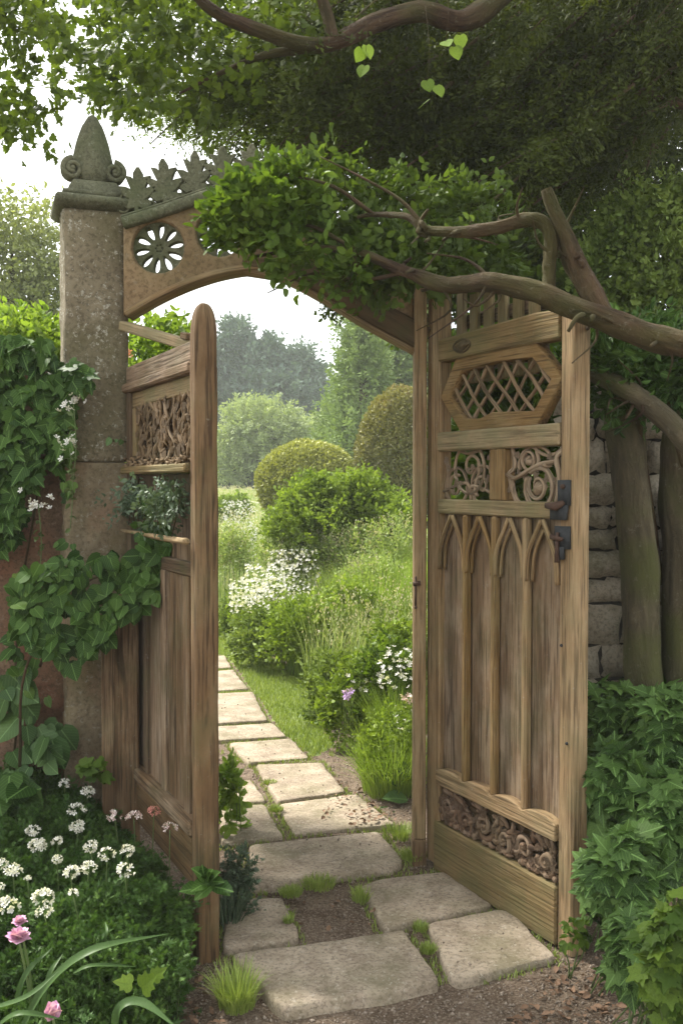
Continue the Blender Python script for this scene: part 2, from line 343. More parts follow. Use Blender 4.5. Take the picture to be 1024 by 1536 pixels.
M['maple'] = leaf('maple_leaf', (.04, .07, .007), (.135, .19, .024), .55, .45, (.19, .26, .035), .15)  # leaf colour of the maple-like canopy on the left
M['canopy'] = leaf('canopy_leaf', (.034, .062, .009), (.115, .175, .030), .55, .42, spec=.2)
M['fresh'] = leaf('fresh_leaf', (.035, .075, .008), (.14, .22, .030), .5, .4, (.21, .31, .05), .15)
M['lime'] = leaf('lime_leaf', (.12, .22, .03), (.30, .42, .07), .5, .45, (.40, .50, .12))
M['laurel'] = leaf('laurel_leaf', (.07, .12, .018), (.24, .32, .08), .55, .3, (.26, .36, .09), .2)
M['ivy'] = leaf('ivy_leaf', (.010, .034, .005), (.056, .112, .018), .5, .12, (.13, .20, .035), .12, veins=True)
M['ivy_big'] = leaf('ivy_big_leaf', (.022, .056, .014), (.070, .130, .036), .5, .18, (.17, .26, .06), .22, veins=True)
M['bramble'] = leaf('bramble_leaf', (.016, .044, .008), (.085, .155, .034), .5, .2, (.15, .25, .055), .15, veins=True)
M['feather'] = leaf('feathery_leaf', (.022, .062, .012), (.085, .160, .032), .55, .25, (.13, .22, .045), .2)
M['rosemary'] = leaf('rosemary_leaf', (.04, .07, .035), (.12, .17, .10), .6, .15)
M['cedar'] = leaf('cedar_leaf', (.05, .09, .065), (.14, .20, .15), .7, .15, nsc=.5)
M['cypress'] = leaf('cypress_leaf', (.09, .15, .04), (.27, .36, .11), .7, .2, nsc=.6)
M['pale_tree'] = leaf('pale_tree_leaf', (.18, .24, .10), (.36, .43, .20), .6, .3, nsc=.4)
M['far_tree'] = leaf('far_tree_leaf', (.15, .18, .06), (.33, .37, .16), .6, .4, nsc=.4)
M['hedge'] = leaf('dark_hedge_leaf', (.022, .045, .028), (.055, .09, .05), .7, .15, nsc=.6)
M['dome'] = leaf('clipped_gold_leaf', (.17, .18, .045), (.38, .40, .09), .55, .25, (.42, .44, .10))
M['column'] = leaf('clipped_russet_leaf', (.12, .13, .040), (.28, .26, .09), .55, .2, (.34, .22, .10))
M['bush'] = leaf('bush_leaf', (.085, .145, .016), (.28, .38, .060), .55, .35, (.36, .46, .10), .2)
M['grass'] = leaf('grass_blade', (.15, .25, .03), (.34, .46, .09), .6, .3, (.34, .42, .13), nsc=1.5)
M['turf'] = leaf('turf_blade', (.16, .23, .04), (.32, .40, .10), .6, .3, (.34, .38, .13), nsc=3)
M['meadow'] = leaf('meadow_blade', (.20, .29, .08), (.42, .50, .19), .7, .3, (.50, .50, .28), nsc=.8)
M['seed'] = leaf('seed_head', (.38, .36, .22), (.62, .58, .42), .8, .3)
M['white'] = leaf('white_petal', (.62, .60, .56), (.88, .87, .84), .6, .3)
M['pinkish'] = leaf('pink_tinged_petal', (.62, .38, .38), (.86, .76, .74), .6, .3)
M['coral'] = leaf('coral_petal', (.45, .12, .10), (.78, .38, .32), .6, .25)
M['pink'] = leaf('pink_petal', (.50, .20, .44), (.80, .52, .72), .55, .3)
M['lilac'] = leaf('lilac_petal', (.42, .25, .60), (.70, .52, .82), .6, .3)
M['stem'] = leaf('stem_green', (.07, .11, .03), (.13, .18, .06), .6, .1)
M['strap'] = leaf('strap_leaf', (.028, .06, .018), (.065, .115, .035), .45, .2, (.09, .14, .05), .12, 4)
M['litter'] = leaf('dead_leaf', (.10, .055, .030), (.26, .16, .10), .8, .1)
M['iron'] = plain('black_iron', (.035, .038, .04), .85, .2)
M['rust'] = plain('rusty_iron', (.075, .042, .028), .8, .3)
M['pebble'] = leaf('pebble', (.12, .09, .065), (.34, .28, .22), .9, 0.0)
M['dark_fill'] = plain('dark_hollow', (.02, .018, .012), .95)
def ground_mat():
    s = NT('ground'); wp = s.coord('w'); a = s.n('ShaderNodeAttribute', attribute_name='tint')
    n1 = s.noise(wp, 9, 6, .7); n2 = s.noise(wp, 110, 4, .75); n3 = s.noise(wp, 1.5, 4, .6)
    soil = s.mix(s.ramp(n1, [(.35, 0.), (.65, 1.)]), (.085, .058, .038), (.19, .14, .10)); soil = s.mix(s.ramp(n2, [(.52, 0.), (.62, .8)]), soil, (.28, .23, .175)); soil = s.mix(s.ramp(n2, [(.36, .7), (.46, 0.)]), soil, (.04, .028, .02))
    grs = s.mix(s.ramp(n3, [(.35, 0.), (.65, 1.)]), (.14, .19, .055), (.24, .29, .10))
    grs = s.mix(s.ramp(n2, [(.4, .5), (.55, 0.)]), grs, (.08, .10, .03))
    f = s.math('ADD', _fac(s, a), s.math('MULTIPLY', s.math('SUBTRACT', n1, .5), .8))
    col = s.mix(s.ramp(f, [(.42, 0.), (.58, 1.)]), soil, grs)
    return s.fin(col, .95, s.bump(n2, .9, .008, s.bump(n1, .8, .03)), .15)
M['ground'] = ground_mat()

# ------------------------------------------------------------------ ground
LAWN = np.array([G(x, y)[:2] for x, y in [(300, 930), (345, 945), (400, 985), (455, 1010), (470, 1060), (500, 1120), (470, 1140), (430, 1105), (378, 1035), (345, 990), (300, 970)]])
def inpoly(x, y, poly):
    x = np.asarray(x); y = np.asarray(y); c = np.zeros(x.shape, bool); j = len(poly) - 1
    for i in range(len(poly)):
        xi, yi = poly[i]; xj, yj = poly[j]
        c ^= ((yi > y) != (yj > y)) & (x < (xj - xi) * (y - yi) / (yj - yi + 1e-12) + xi); j = i
    return c
def grassy(x, y):
    g = inpoly(x, y, LAWN) * .9
    g = np.maximum(g, smooth(8.5, 11, y) * .95)
    g = np.maximum(g, smooth(4.2, 4.8, y) * smooth(-1.05, -1.3, x + .09 * np.maximum(y - 5, 0)) * .9)
    return g
xs = np.unique(np.concatenate([np.linspace(-2.4, 2.4, 130), np.linspace(-8, 8, 60), np.linspace(-60, 60, 40), np.linspace(-400, 400, 24)]))
ys = np.unique(np.concatenate([np.linspace(1.6, 9, 190), np.linspace(-12, 1.6, 20), np.linspace(9, 40, 60), np.linspace(40, 700, 40)]))
X, Y = np.meshgrid(xs, ys); Z = GH(X, Y); nx, ny = len(xs), len(ys)
mb = MB(); i = (np.arange(ny - 1)[:, None] * nx + np.arange(nx - 1)[None]).ravel()
mb.add(np.stack([X, Y, Z], -1).reshape(-1, 3), [np.stack([i, i + 1, i + nx + 1, i + nx], -1)], None, grassy(X, Y).ravel())
tag(mb.build('ground', M['ground'], None, True), kind='structure')

# ------------------------------------------------------------------ paving slabs
def slab(name, px, label, top=.035, thick=.09):
    q = np.array([G(a, b, top)[:2] for a, b in px]); c = q.mean(0)
    # rounded, slightly broken outline
    out = []
    n = len(q)
    for k in range(n):
        a, b, d = q[k - 1], q[k], q[(k + 1) % n]
        r = min(.022, .3 * np.linalg.norm(a - b), .3 * np.linalg.norm(d - b)); u1 = (a - b) / np.linalg.norm(a - b); u2 = (d - b) / np.linalg.norm(d - b)
        for t in (0, .5, 1): out.append(b + u1 * r * (1 - t) ** 2 + u2 * r * t ** 2)
        L = np.linalg.norm(d - b) - 2 * r; m = max(1, int(L / .03))
        for j in range(1, m):
            out.append(b + u2 * (r + L * j / m))
    out = np.array(out)
    # inset for the joint, and wobble
    v = out - c; out = c + v * (1 - .002 / np.linalg.norm(v, axis=1))[:, None]
    out = out + np.stack([fbm(out[:, 0] * 14, out[:, 1] * 14), fbm(out[:, 1] * 14 + 5, out[:, 0] * 14)], -1) * .004
    rings = [(1., -thick), (1.0, -.016), (.985, -.004), (.955, .0)] ; V = []; N = len(out)
    for sc, dz in rings:
        w_ = (out - c); ln = np.linalg.norm(w_, axis=1)[:, None]; V.append(np.c_[c + w_ * (1 - (1 - sc) * .22 / ln), np.full(N, top + dz)])
    for sc in (.8, .55, .3):
        w_ = c + (out - c) * sc; V.append(np.c_[w_, top + .0025 * fbm(w_[:, 0] * 12, w_[:, 1] * 12)])
    V.append(np.r_[c, top][None]); V = np.concatenate(V); nr = len(rings) + 3; f = []
    j = np.arange(N); jn = (j + 1) % N
    for r_ in range(nr - 1): f.append(np.stack([r_ * N + j, r_ * N + jn, (r_ + 1) * N + jn, (r_ + 1) * N + j], -1))
    tri = np.stack([(nr - 1) * N + j, (nr - 1) * N + jn, np.full(N, nr * N)], -1)
    mb = MB(); mb.add(V, [np.concatenate(f), tri])
    o = mb.build(name, M['slab'], None, True, loc=(c[0], c[1], 0)); tag(o, label, 'paving slab', 'stone slabs of the garden path')
    return o
SL = [
 ([(343, 1430), (606, 1393), (662, 1471), (422, 1513)], 'widest stone slab at the very front of the path, beside the gravel', .030),
 ([(335, 1347), (424, 1345), (453, 1405), (335, 1422)], 'small stone slab at the foot of the round-topped wooden post, with a tuft on it', .024),
 ([(538, 1329), (562, 1318), (667, 1306), (743, 1358), (640, 1378), (575, 1393)], 'stone slab partly under the open right gate, right of the bare gravel patch', .028),
 ([(640, 1383), (747, 1363), (770, 1368), (835, 1434), (690, 1471), (672, 1461)], 'stone slab below the near corner of the right gate, next to dead leaves', .028),
 ([(374, 1266), (569, 1246), (608, 1292), (590, 1302), (370, 1330)], 'full-width stone slab level with the foot of the right gate post', .040),
 ([(416, 1206), (535, 1190), (596, 1236), (441, 1252)], 'soil-dusted stone slab just beyond the full-width threshold slab', .022),
 ([(330, 1208), (397, 1205), (426, 1256), (330, 1266)], 'small stone slab left of the mossy joint, beside the bright lime leaves', .022),
 ([(383, 1146), (482, 1143), (520, 1187), (416, 1202)], 'stone slab in the middle of the path where it starts to bend left', .022),
 ([(325, 1172), (377, 1169), (401, 1202), (325, 1205)], 'narrow stone slab half hidden by the lime-green plant', .020),
 ([(342, 1114), (437, 1107), (464, 1137), (372, 1144)], 'stone slab ending at the bare soil strip right of the path', .022),
 ([(322, 1089), (410, 1084), (432, 1104), (322, 1111)], 'thin stone slab beside the near end of the lawn strip', .022),
 ([(315, 1040), (379, 1037), (402, 1080), (315, 1085)], 'large pale stone slab beside the middle of the lawn strip', .022),
 ([(305, 1008), (350, 1004), (374, 1033), (305, 1037)], 'second farthest stone slab, alongside the lawn', .022),
 ([(295, 985), (338, 983), (348, 1001), (300, 1004)], 'farthest stone slab, barely showing past the round-topped post', .022),
]
slab_xy = []
for px, lab, tp in SL:
    slab('paving_slab', px, lab, tp); slab_xy.append(np.array([G(a, b, tp)[:2] for a, b in px]))
def on_slab(x, y):
    r = np.zeros(np.shape(x), bool)
    for q in slab_xy: r |= inpoly(x, y, q)
    return r

# ------------------------------------------------------------------ right gate
A = P(640, 725, 3.81); B = P(862, 725, 3.06)
def frame(A, B):
    d = (B - A)[:2]; l = np.linalg.norm(d); d = d / l
    def L(px, py):
        r = ray(px, py); det = -d[0] * r[1] + d[1] * r[0]
        u = (A[0] * r[1] - A[1] * r[0]) / det
        s = (A[0] + u * d[0]) / r[0] if abs(r[0]) > abs(r[1]) * .01 else (A[1] + u * d[1]) / r[1]
        return np.array((u, EYE + r[2] * s))
    return L, l, math.atan2(d[1], d[0])
LR, WR, rzR = frame(A, B)
gr = empty('garden_gate', (A[0], A[1], 0), rzR)
tag(gr, 'open right gate leaf with oval lattice, carved tracery and four lancet panels', 'gate')
st = LR(839, 900)[0]                                   # inner edge of the near stile
hs = .088                                              # inner edge of the hinge stile
box('stile', 0, hs, 0, .055, .03, 2.22, M['oak'], gr, bev=.005)
prism('stile', [(st, .005), (WR, .0), (WR, 2.045), (WR - .012, 2.055), (st, 2.045)], -.003, .062, M['oak'], gr, bev=.006)
# iron nails on the near stile
for (px, py) in ((843, 968), (851, 1115)):
    u, z = LR(px, py); m = MB(); add_tube(m, [(u, -.001, z), (u, -.008, z)], [.006, .004], 8); m.build('nail', M['iron'], gr)
zt = 2.045
rail = prism('top_rail', [(hs - .004, 1.958), (st - .001, 1.958), (st - .001, zt + .005), (st - .12, zt + .012), (hs - .004, zt - .003)], -.008, .05, M['oak_green'], gr, 'x', .006)
box('middle_rail', hs - .006, st - .001, -.010, .05, 1.620, 1.692, M['oak_green'], gr, 'x', .006)
box('lock_rail', hs - .006, st - .001, -.006, .05, 1.386, 1.440, M['oak_green'], gr, 'x', .005)
# scalloped lower rail
uu = [LR(px, 1180)[0] for px in (695, 741, 787)]; mull_u = [LR(697, 1000)[0], LR(742, 1000)[0], LR(790, 1000)[0]]
W4 = (st - hs) / 4; mull_u = [hs + W4, hs + 2 * W4, hs + 3 * W4]
top = []
edges = [hs - .002] + mull_u + [st - .001]
for k in range(4):
    for t in np.linspace(0, 1, 7)[:-1] if k < 3 else np.linspace(0, 1, 7): top.append((edges[k] + (edges[k + 1] - edges[k]) * t, .405 + .016 * math.sin(math.pi * t) ** .6))
prism('lower_rail', [(hs - .002, .352), (st - .001, .352)] + top[::-1], -.014, .048, M['oak'], gr, 'x', .003)
box('bottom_rail', .02 + .045, st - .001, -.010, .052, .012, .205, M['oak_green'], gr, 'x', .006)
# carved bottom panel: rough foliage relief of scrolls and roundels
def spiral(cu, cz, r0, turns, a0, sgn=1, n=40):
    t = np.linspace(0, 1, n); a = a0 + sgn * turns * 2 * math.pi * t; rr = r0 * (1 - t * .85)
    return np.stack([cu + rr * np.cos(a), np.zeros(n), cz + rr * np.sin(a)], -1)
def carved_band(parent, u0, u1, z0, z1, y, mat, nsp, seedn=0):
    rg = np.random.default_rng(seedn); m = MB(); H = z1 - z0
    for k in range(nsp):
        c = u0 + (u1 - u0) * (k + .5) / nsp; cz = z0 + H * (.36 if k % 2 else .46); r = min(H * .34, (u1 - u0) / nsp * .52)
        p = spiral(c, cz, r, 1.6, rg.random() * 6, 1 if k % 2 else -1); p[:, 1] = y - .012 - .012 * np.linspace(0, 1, len(p))
        add_tube(m, p, [.013, .008], 7, rough=.25)
        add_tube(m, [(c, y - .004, cz), (c, y - .030, cz)], [.014, .008], 8)
        for j in range(9):                              # leaves flaring from the scroll
            a = rg.random() * 6.28; q0 = np.array((c + math.cos(a) * r, y - .01, cz + math.sin(a) * r)); q1 = q0 + np.array((math.cos(a + .7) * .045, -.012, math.sin(a + .7) * .045)); q2 = q1 + np.array((math.cos(a + 1.8) * .02, .008, math.sin(a + 1.8) * .02))
            for q in (q0, q1, q2): q[0] = np.clip(q[0], u0 + .01, u1 - .01); q[2] = np.clip(q[2], z0 + .01, z1 - .01)
            add_tube(m, smooth_path([q0, q1, q2], 5), [.009, .010, .003], 6, rough=.3)
    for j in range(int(50 * nsp / 5)):                  # small chips and berries
        q = np.array((u0 + rg.random() * (u1 - u0), y - .006, z0 + rg.random() * H)); a = rg.random() * 6.28; l = .012 + rg.random() * .02
        q2 = q + np.array((math.cos(a) * l, -.012, math.sin(a) * l)); q2[0] = np.clip(q2[0], u0, u1); q2[2] = np.clip(q2[2], z0, z1)
        add_tube(m, [q, (q + q2) / 2 + (0, -.006, 0), q2], [.006, .007, .002], 5, rough=.3)
    for j in range(14 * nsp):                            # small carved leaves
        q = np.array((u0 + .012 + rg.random() * (u1 - u0 - .024), y - .016 - .010 * rg.random(), z0 + .012 + rg.random() * (H - .024))); a = rg.random() * 6.28
        leaves(m, T_MAPLE if j % 2 else T_IVY, [q], [(math.cos(a) * .8, -.25, math.sin(a) * .8)], [(0, -1, .1)], .026 + .014 * rg.random())
    return m.build('carving', mat, parent)
cp = box('carved_panel', hs - .004, st + .002, .024, .040, .206, .351, M['oak_dark'], gr, 'x', .002)
carved_band(cp, hs + .005, st - .006, .208, .349, .026, M['carved_red'], 6, 3)
# oval lattice light: eight-sided ring, lattice bars, open behind
OC = [LR(*p) for p in [(692, 542), (760, 524), (800, 522), (838, 577), (805, 632), (742, 643), (690, 644), (667, 598)]]
uc = (hs + st) / 2; zc = 1.825
ring_o = [(hs + .004, zc), (hs + .10, 1.955), (st - .13, 1.957), (st - .003, zc + .01), (st - .12, 1.695), (uc - .02, 1.694), (hs + .13, 1.694)]
ring_i = [(hs + .05, zc + .0), (hs + .14, 1.915), (uc, 1.925), (st - .15, 1.918), (st - .05, zc + .01), (st - .14, 1.735), (uc - .02, 1.745), (uc - .10, 1.727), (hs + .15, 1.735)]
rg_ = curve_solid('oval_ring', [ring_o, ring_i], .022, .020, M['oak'], gr, .004)
m = MB()
poly_i = np.array(ring_i)
def clipbar(p0, p1, wob):
    t = np.linspace(0, 1, 60); q = p0 + (p1 - p0) * t[:, None]; nn = np.array((-(p1 - p0)[1], (p1 - p0)[0])); nn /= np.linalg.norm(nn)
    q = q + nn * (wob * np.sin(t * 9 + R.random() * 6))[:, None]
    c = (poly_i.mean(0)); k = inpoly((q[:, 0] - c[0]) / 1.10 + c[0], (q[:, 1] - c[1]) / 1.12 + c[1], poly_i)
    return q[k]
for sgn in (-1, 1):
    for k in range(-6, 7):
        cx = uc + k * .088 + .02; p0 = np.array((cx - sgn * .16, zc - .17)); p1 = np.array((cx + sgn * .16, zc + .17)); q = clipbar(p0, p1, .006)
        if len(q) > 5: add_tube(m, np.c_[q[:, 0], np.full(len(q), .022 + sgn * .005), q[:, 1]], .0058 + .002 * R.random(), 6, rough=.15)
m.build('lattice', M['carved'], gr)
# almond-shaped carved boss on the top rail
m = MB(); bu, bz = LR(695, 514); t = np.linspace(0, 2 * math.pi, 25)[:-1]
bzc = 2.0
add_tube(m, np.c_[bu + .055 * np.cos(np.append(t, t[0])), np.full(25, -.008), bzc + .024 * np.sin(np.append(t, t[0])) * np.abs(np.sin(np.append(t, t[0]) )) ** .4], .004, 6)
for k in range(16):
    u_ = bu + (k / 15 - .5) * .085; h_ = .016 * (1 - ((k / 15 - .5) * 2) ** 2) + .003
    add_tube(m, [(u_ - .008, -.008, bzc - h_), (u_ + .004, -.013, bzc), (u_ + .01, -.008, bzc + h_)], .003, 5, rough=.2)
m.build('carved_boss', M['oak_dark'], rail)
# two tracery panels with a mullion between
mu0 = LR(734, 700)[0]; mu1 = LR(757, 700)[0]
box('mullion', mu0, mu1, -.004, .046, 1.4405, 1.6195, M['oak'], gr, bev=.004)
def circ(cu, cz, r, a0=0, a1=6.3, n=30, e=1.): 
    t = np.linspace(a0, a1, n); return np.stack([cu + r * np.cos(t), np.zeros(n), cz + r * e * np.sin(t)], -1)
m = MB(); pc = (hs + mu0) / 2; pw = (mu0 - hs) / 2; z0, z1 = 1.44, 1.62; zm = (z0 + z1) / 2; yy = np.array((0, .02, 0))
paths = [circ(pc + .008, zm + .024, pw * .58, e=1.0), circ(pc - pw * .50, zm - .042, pw * .44, e=1.0), circ(pc + pw * .52, zm - .040, pw * .44, e=1.05), spiral(pc - pw * .5, zm - .042, pw * .3, 1.2, 1.), spiral(pc + pw * .52, zm - .04, pw * .3, 1.1, 4., -1), spiral(pc + .008, zm + .03, pw * .36, 1.3, 5.), smooth_path([(hs, 0, z0 + .03), (pc - .01, 0, z0 + .06), (pc + .02, 0, z0)]), smooth_path([(mu0, 0, z0 + .02), (pc + .03, 0, z0 + .05), (pc - .03, 0, z0)]),
         smooth_path([(hs, 0, z1 - .02), (hs + .02, 0, zm), (hs + .006, 0, z0 + .01)]), smooth_path([(mu0, 0, z1 - .01), (mu0 - .025, 0, zm + .02), (mu0, 0, zm - .01)]),
         smooth_path([(pc - .06, 0, z1), (pc, 0, zm + .08), (pc + .07, 0, z1)])]
for k, p in enumerate(paths): add_tube(m, p + yy + (0, (k % 3) * .004, 0), .0062, 6, rough=.2)
for k in range(16): leaves(m, T_IVY, [(hs + .01 + (mu0 - hs - .02) * R.random(), .012, z0 + .02 + (z1 - z0 - .04) * R.random())], rdir(1) * (1, .2, 1), [(0, -1, .1)], .024)
m.build('tracery', M['carved'], gr)
m = MB(); pc = (mu1 + st) / 2; pw = (st - mu1) / 2
big = circ(pc + .02, zm - .045, .070, 2.6, 8.6, e=.95)
paths = [(circ(pc - .005, zm + .03, .085, .2, 3.4, e=.75), .007), (big, .009), (spiral(pc + .02, zm - .04, .052, 1.3, 2.5), .007), (smooth_path([(mu1, 0, zm - .01), (mu1 + .05, 0, z0 - .01), (pc + .02, 0, z0 - .045), (st - .03, 0, z0 - .045)]), .010),
         (smooth_path([(mu1 + .02, 0, z1), (mu1 + .035, 0, zm + .03), (mu1, 0, zm)]), .008), (smooth_path([(mu1, 0, zm), (mu1 + .05, 0, zm - .01), (pc + .02, 0, zm + .03), (st - .04, 0, zm + .04)]), .008),
         (smooth_path([(pc, 0, z1), (pc + .008, 0, zm + .04), (pc - .015, 0, zm)]), .007), (smooth_path([(st, 0, z1 - .01), (st - .035, 0, zm + .05), (st - .02, 0, zm - .02), (st - .035, 0, z0)]), .010),
         (circ(pc - .03, zm + .045, .03), .006), (smooth_path([(pc - .02, 0, zm + .09), (pc + .06, 0, zm + .06), (st, 0, z1 - .005)]), .006)]
for k, (p, r) in enumerate(paths): add_tube(m, p + yy + (0, -(k % 3) * .005, 0), r, 7, rough=.2)
for q in [(pc - .03, zm + .045, .018), (pc + .055, zm + .03, .012), (pc + .02, zm - .045, .028)]:
    add_tube(m, [(q[0], .03, q[1]), (q[0], .012, q[1]), (q[0], .0, q[1])], [q[2] * .9, q[2], q[2] * .3], 9, rough=.25)
for k in range(18): leaves(m, T_IVY, [(mu1 + .01 + (st - mu1 - .02) * R.random(), .012, z0 + .02 + (z1 - z0 - .04) * R.random())], rdir(1) * (1, .2, 1), [(0, -1, .1)], .026)
m.build('tracery', M['carved'], gr)
# vertical boards, wedge mullions, lancet heads
for k in range(4): box('board', edges[k] + .001, edges[k + 1] - .001, .022 + .002 * (k % 2), .040, .38, 1.385, M['oak_grey'], gr, bev=.003)
for u_ in mull_u:
    m = prism('mullion', [(u_ - .013, .0), (u_ + .013, .0), (u_ + .013, .982), (u_ - .013, .982)], -.010, .021, M['oak'], gr, bev=.007); m.location.z = .403
z_sp = 1.225; z_ap = 1.38
for k in range(4):
    a_, b_ = edges[k], edges[k + 1]; c_ = (a_ + b_) / 2; m = MB()
    for s_, e_ in ((a_ + .006, 1), (b_ - .006, -1)):
        for inset, r_, yo in ((0., .0085, -.002), (.020, .006, .008)):
            q = smooth_path([(s_ + e_ * inset, yo, z_sp - .05), (s_ + e_ * (inset + .012), yo, z_sp + .045), (c_ - e_ * .004, yo, z_ap - inset * 1.6)], 6); add_tube(m, q, r_, 6, rough=.05)
    m.build('lancet_head', M['oak'], gr)
# gate hardware
m = MB(); lu, lz = LR(847, 748)
def ibox(mb, x0, x1, y0, y1, z0, z1, j=.0):
    v = np.array([(x, y, z) for z in (z0, z1) for y in (y0, y1) for x in (x0, x1)], float) + R.normal(size=(8, 3)) * j
    mb.add(v, [np.array([(0, 2, 3, 1), (4, 5, 7, 6), (0, 1, 5, 4), (2, 6, 7, 3), (0, 4, 6, 2), (1, 3, 7, 5)])])
lt = MB(); ibox(lt, st + .0, st + .055, -.014, -.003, 1.43, 1.51, .001); ibox(lt, st - .02, st + .05, -.024, -.010, 1.385, 1.432, .002)
o = lt.build('latch', M['iron'], gr)
m = MB(); add_tube(m, [(st - .03, -.03, 1.43), (st + .02, -.034, 1.425), (st + .045, -.026, 1.44)], [.010, .014, .008], 8, rough=.2); add_tube(m, [(st + .03, -.01, 1.49), (st + .03, -.022, 1.49)], .008, 8); m.build('handle', M['rust'], o)
lt = MB(); ibox(lt, st - .01, st + .055, -.014, -.003, 1.295, 1.365, .001); ibox(lt, st + .005, st + .035, -.02, -.012, 1.26, 1.30, .001)
o = lt.build('latch', M['iron'], gr); m = MB(); add_tube(m, [(st - .015, -.022, 1.33), (st + .04, -.028, 1.325)], [.010, .007], 8, rough=.2); add_tube(m, [(st + .01, -.02, 1.345), (st + .015, -.026, 1.25)], [.006, .009], 7); m.build('handle', M['rust'], o)

# slatted screen above and behind the right gate
sc_ = empty('slatted_screen', (A[0] + .09, A[1] + .03, 1.9), rzR); tag(sc_, 'row of upright timber slats above the right gate, under the branch', 'fence panel')
for k in range(6): box('slat', .01 + k * .088, .01 + k * .088 + .05, .02, .042, -.02, .36 - .012 * k, M['oak_green'], sc_, bev=.005)
box('rail', -.02, .52, .043, .065, .03, .085, M['oak_dark'], sc_, 'x'); box('rail', -.02, .52, .043, .065, .20, .25, M['oak_dark'], sc_, 'x')

# ------------------------------------------------------------------ right gate post (fixed)
gp = empty('gate_post', (P(629, 900, 3.80)[0], 3.80, 0), 0); tag(gp, 'slim square timber gate post left of the lancet gate, carrying the arch', 'post')
box('shaft', -.024, .024, -.03, .06, .12, 2.28, M['oak'], gp, bev=.005); box('foot', -.027, .026, -.033, .062, -.05, .1195, M['post'], gp, bev=.005)
m = MB(); zb = P(625, 875, 3.8)[2]
add_tube(m, [(-.018, -.034, zb - .085), (-.018, -.034, zb + .03)], .004, 7); add_tube(m, [(-.028, -.036, zb), (.0, -.040, zb + .005)], .009, 7); add_tube(m, [(-.018, -.030, zb - .09), (-.018, -.044, zb - .088)], .006, 7)
m.build('bolt', M['rust'], gp)

# ------------------------------------------------------------------ left gate
A2 = P(190, 725, 3.83); B2 = P(290, 725, 3.09)
LL, WL, rzL = frame(A2, B2)
gl = empty('garden_gate', (A2[0], A2[1], 0), rzL); tag(gl, 'half-open left gate leaf overgrown by ivy, with a vine-carved panel at its top', 'gate')
zT = 1.95; fs = WL
# round-topped free stile
def dome_post(name, x0, x1, y0, y1, z0, z1, mat, parent):
    n = 28; th = np.arange(n) / n * 2 * math.pi; c_, s_ = np.cos(th), np.sin(th); q = (np.abs(c_) ** 9 + np.abs(s_) ** 9) ** (-1 / 9)
    zs = np.concatenate([np.linspace(z0, z1 - .10, 50), z1 - .10 + .10 * np.sin(np.linspace(.15, 1.5, 9))]); V = []; g = []
    for z in zs:
        k = 1. if z <= z1 - .099 else max(.08, math.sqrt(max(0, 1 - ((z - z1 + .10) / .10) ** 2)) ** .8)
        w_ = .0012 * fbm(th * 2, z * 6, .4); V.append(np.stack([(x0 + x1) / 2 + c_ * q * k * ((x1 - x0) / 2 + w_), (y0 + y1) / 2 + s_ * q * k * ((y1 - y0) / 2 + w_), np.full(n, z)], -1)); g.append(np.stack([np.full(n, z), c_ * .03, s_ * .03], -1))
    N = len(zs); i_ = np.arange(N - 1)[:, None] * n; j = np.arange(n)[None]; jn = (j + 1) % n; m = MB()
    m.add(np.concatenate(V), [np.stack([i_ + j, i_ + jn, i_ + n + jn, i_ + n + j], -1).reshape(-1, 4), (np.arange(n) + (N - 1) * n)[None]], np.concatenate(g) + 3.3); return m.build(name, mat, parent, True)
dome_post('round_top_stile', fs, fs + .062, -.012, .062, -.05, 2.06, M['post'], gl)
box('hinge_stile', .0, .05, .0, .05, .25, 1.88, M['oak_dark'], gl, bev=.004)
box('top_rail', -.004, fs - .001, .002, .05, 1.885, zT, M['oak_grey'], gl, 'x', .005)
box('rail_moulding', -.008, fs - .001, -.016, .03, 1.848, 1.8845, M['oak_grey'], gl, 'x', .008)
box('panel_head', .051, fs - .001, .012, .04, 1.79, 1.8475, M['oak_green'], gl, 'x', .004)
box('panel_side', .051, .10, .010, .04, 1.60, 1.789, M['oak_green'], gl, 'z', .004)
pn = box('carved_panel', .101, fs - .001, .034, .046, 1.565, 1.789, M['oak_dark'], gl, 'x', .002)
m = MB(); rg = np.random.default_rng(5); u0, u1, z0, z1 = .104, fs - .006, 1.585, 1.80
for k in range(9):
    c = u0 + (u1 - u0) * (k + .5) / 9; ph = rg.random() * 6; am = (u1 - u0) / 18 * 1.1
    for s_ in (-1, 1):
        t = np.linspace(0, 1, 26); q = np.stack([c + s_ * am * np.sin(t * 6.28 * (1 + .15 * rg.random()) + ph * .15), .024 + .008 * np.cos(t * 9 + k + s_), z0 + (z1 - z0) * t], -1); q[:, 0] = np.clip(q[:, 0], u0, u1)
        add_tube(m, q, [.0085, .006, .008], 6, rough=.25)
for k in range(10):
    c = u0 + (u1 - u0) * rg.random(); cz = z0 + (z1 - z0) * (.15 + .7 * rg.random()); p = circ(c, cz, .018 + .012 * rg.random(), e=1.7); p[:, 1] = .018; p[:, 0] = np.clip(p[:, 0], u0, u1); p[:, 2] = np.clip(p[:, 2], z0, z1)
    add_tube(m, p, .006, 6, rough=.3)
for k in range(70):
    q = np.array((u0 + (u1 - u0) * rg.random(), .024, z0 + (z1 - z0) * rg.random())); a = math.pi / 2 + rg.normal() * .6; l = .02 + .03 * rg.random(); q2 = q + np.array((math.cos(a) * l, -.006, math.sin(a) * l)); q2[0] = np.clip(q2[0], u0, u1); q2[2] = min(q2[2], z1)
    add_tube(m, [q, (q + q2) / 2 + (0, -.008, 0), q2], [.003, .006, .002], 5, rough=.3)
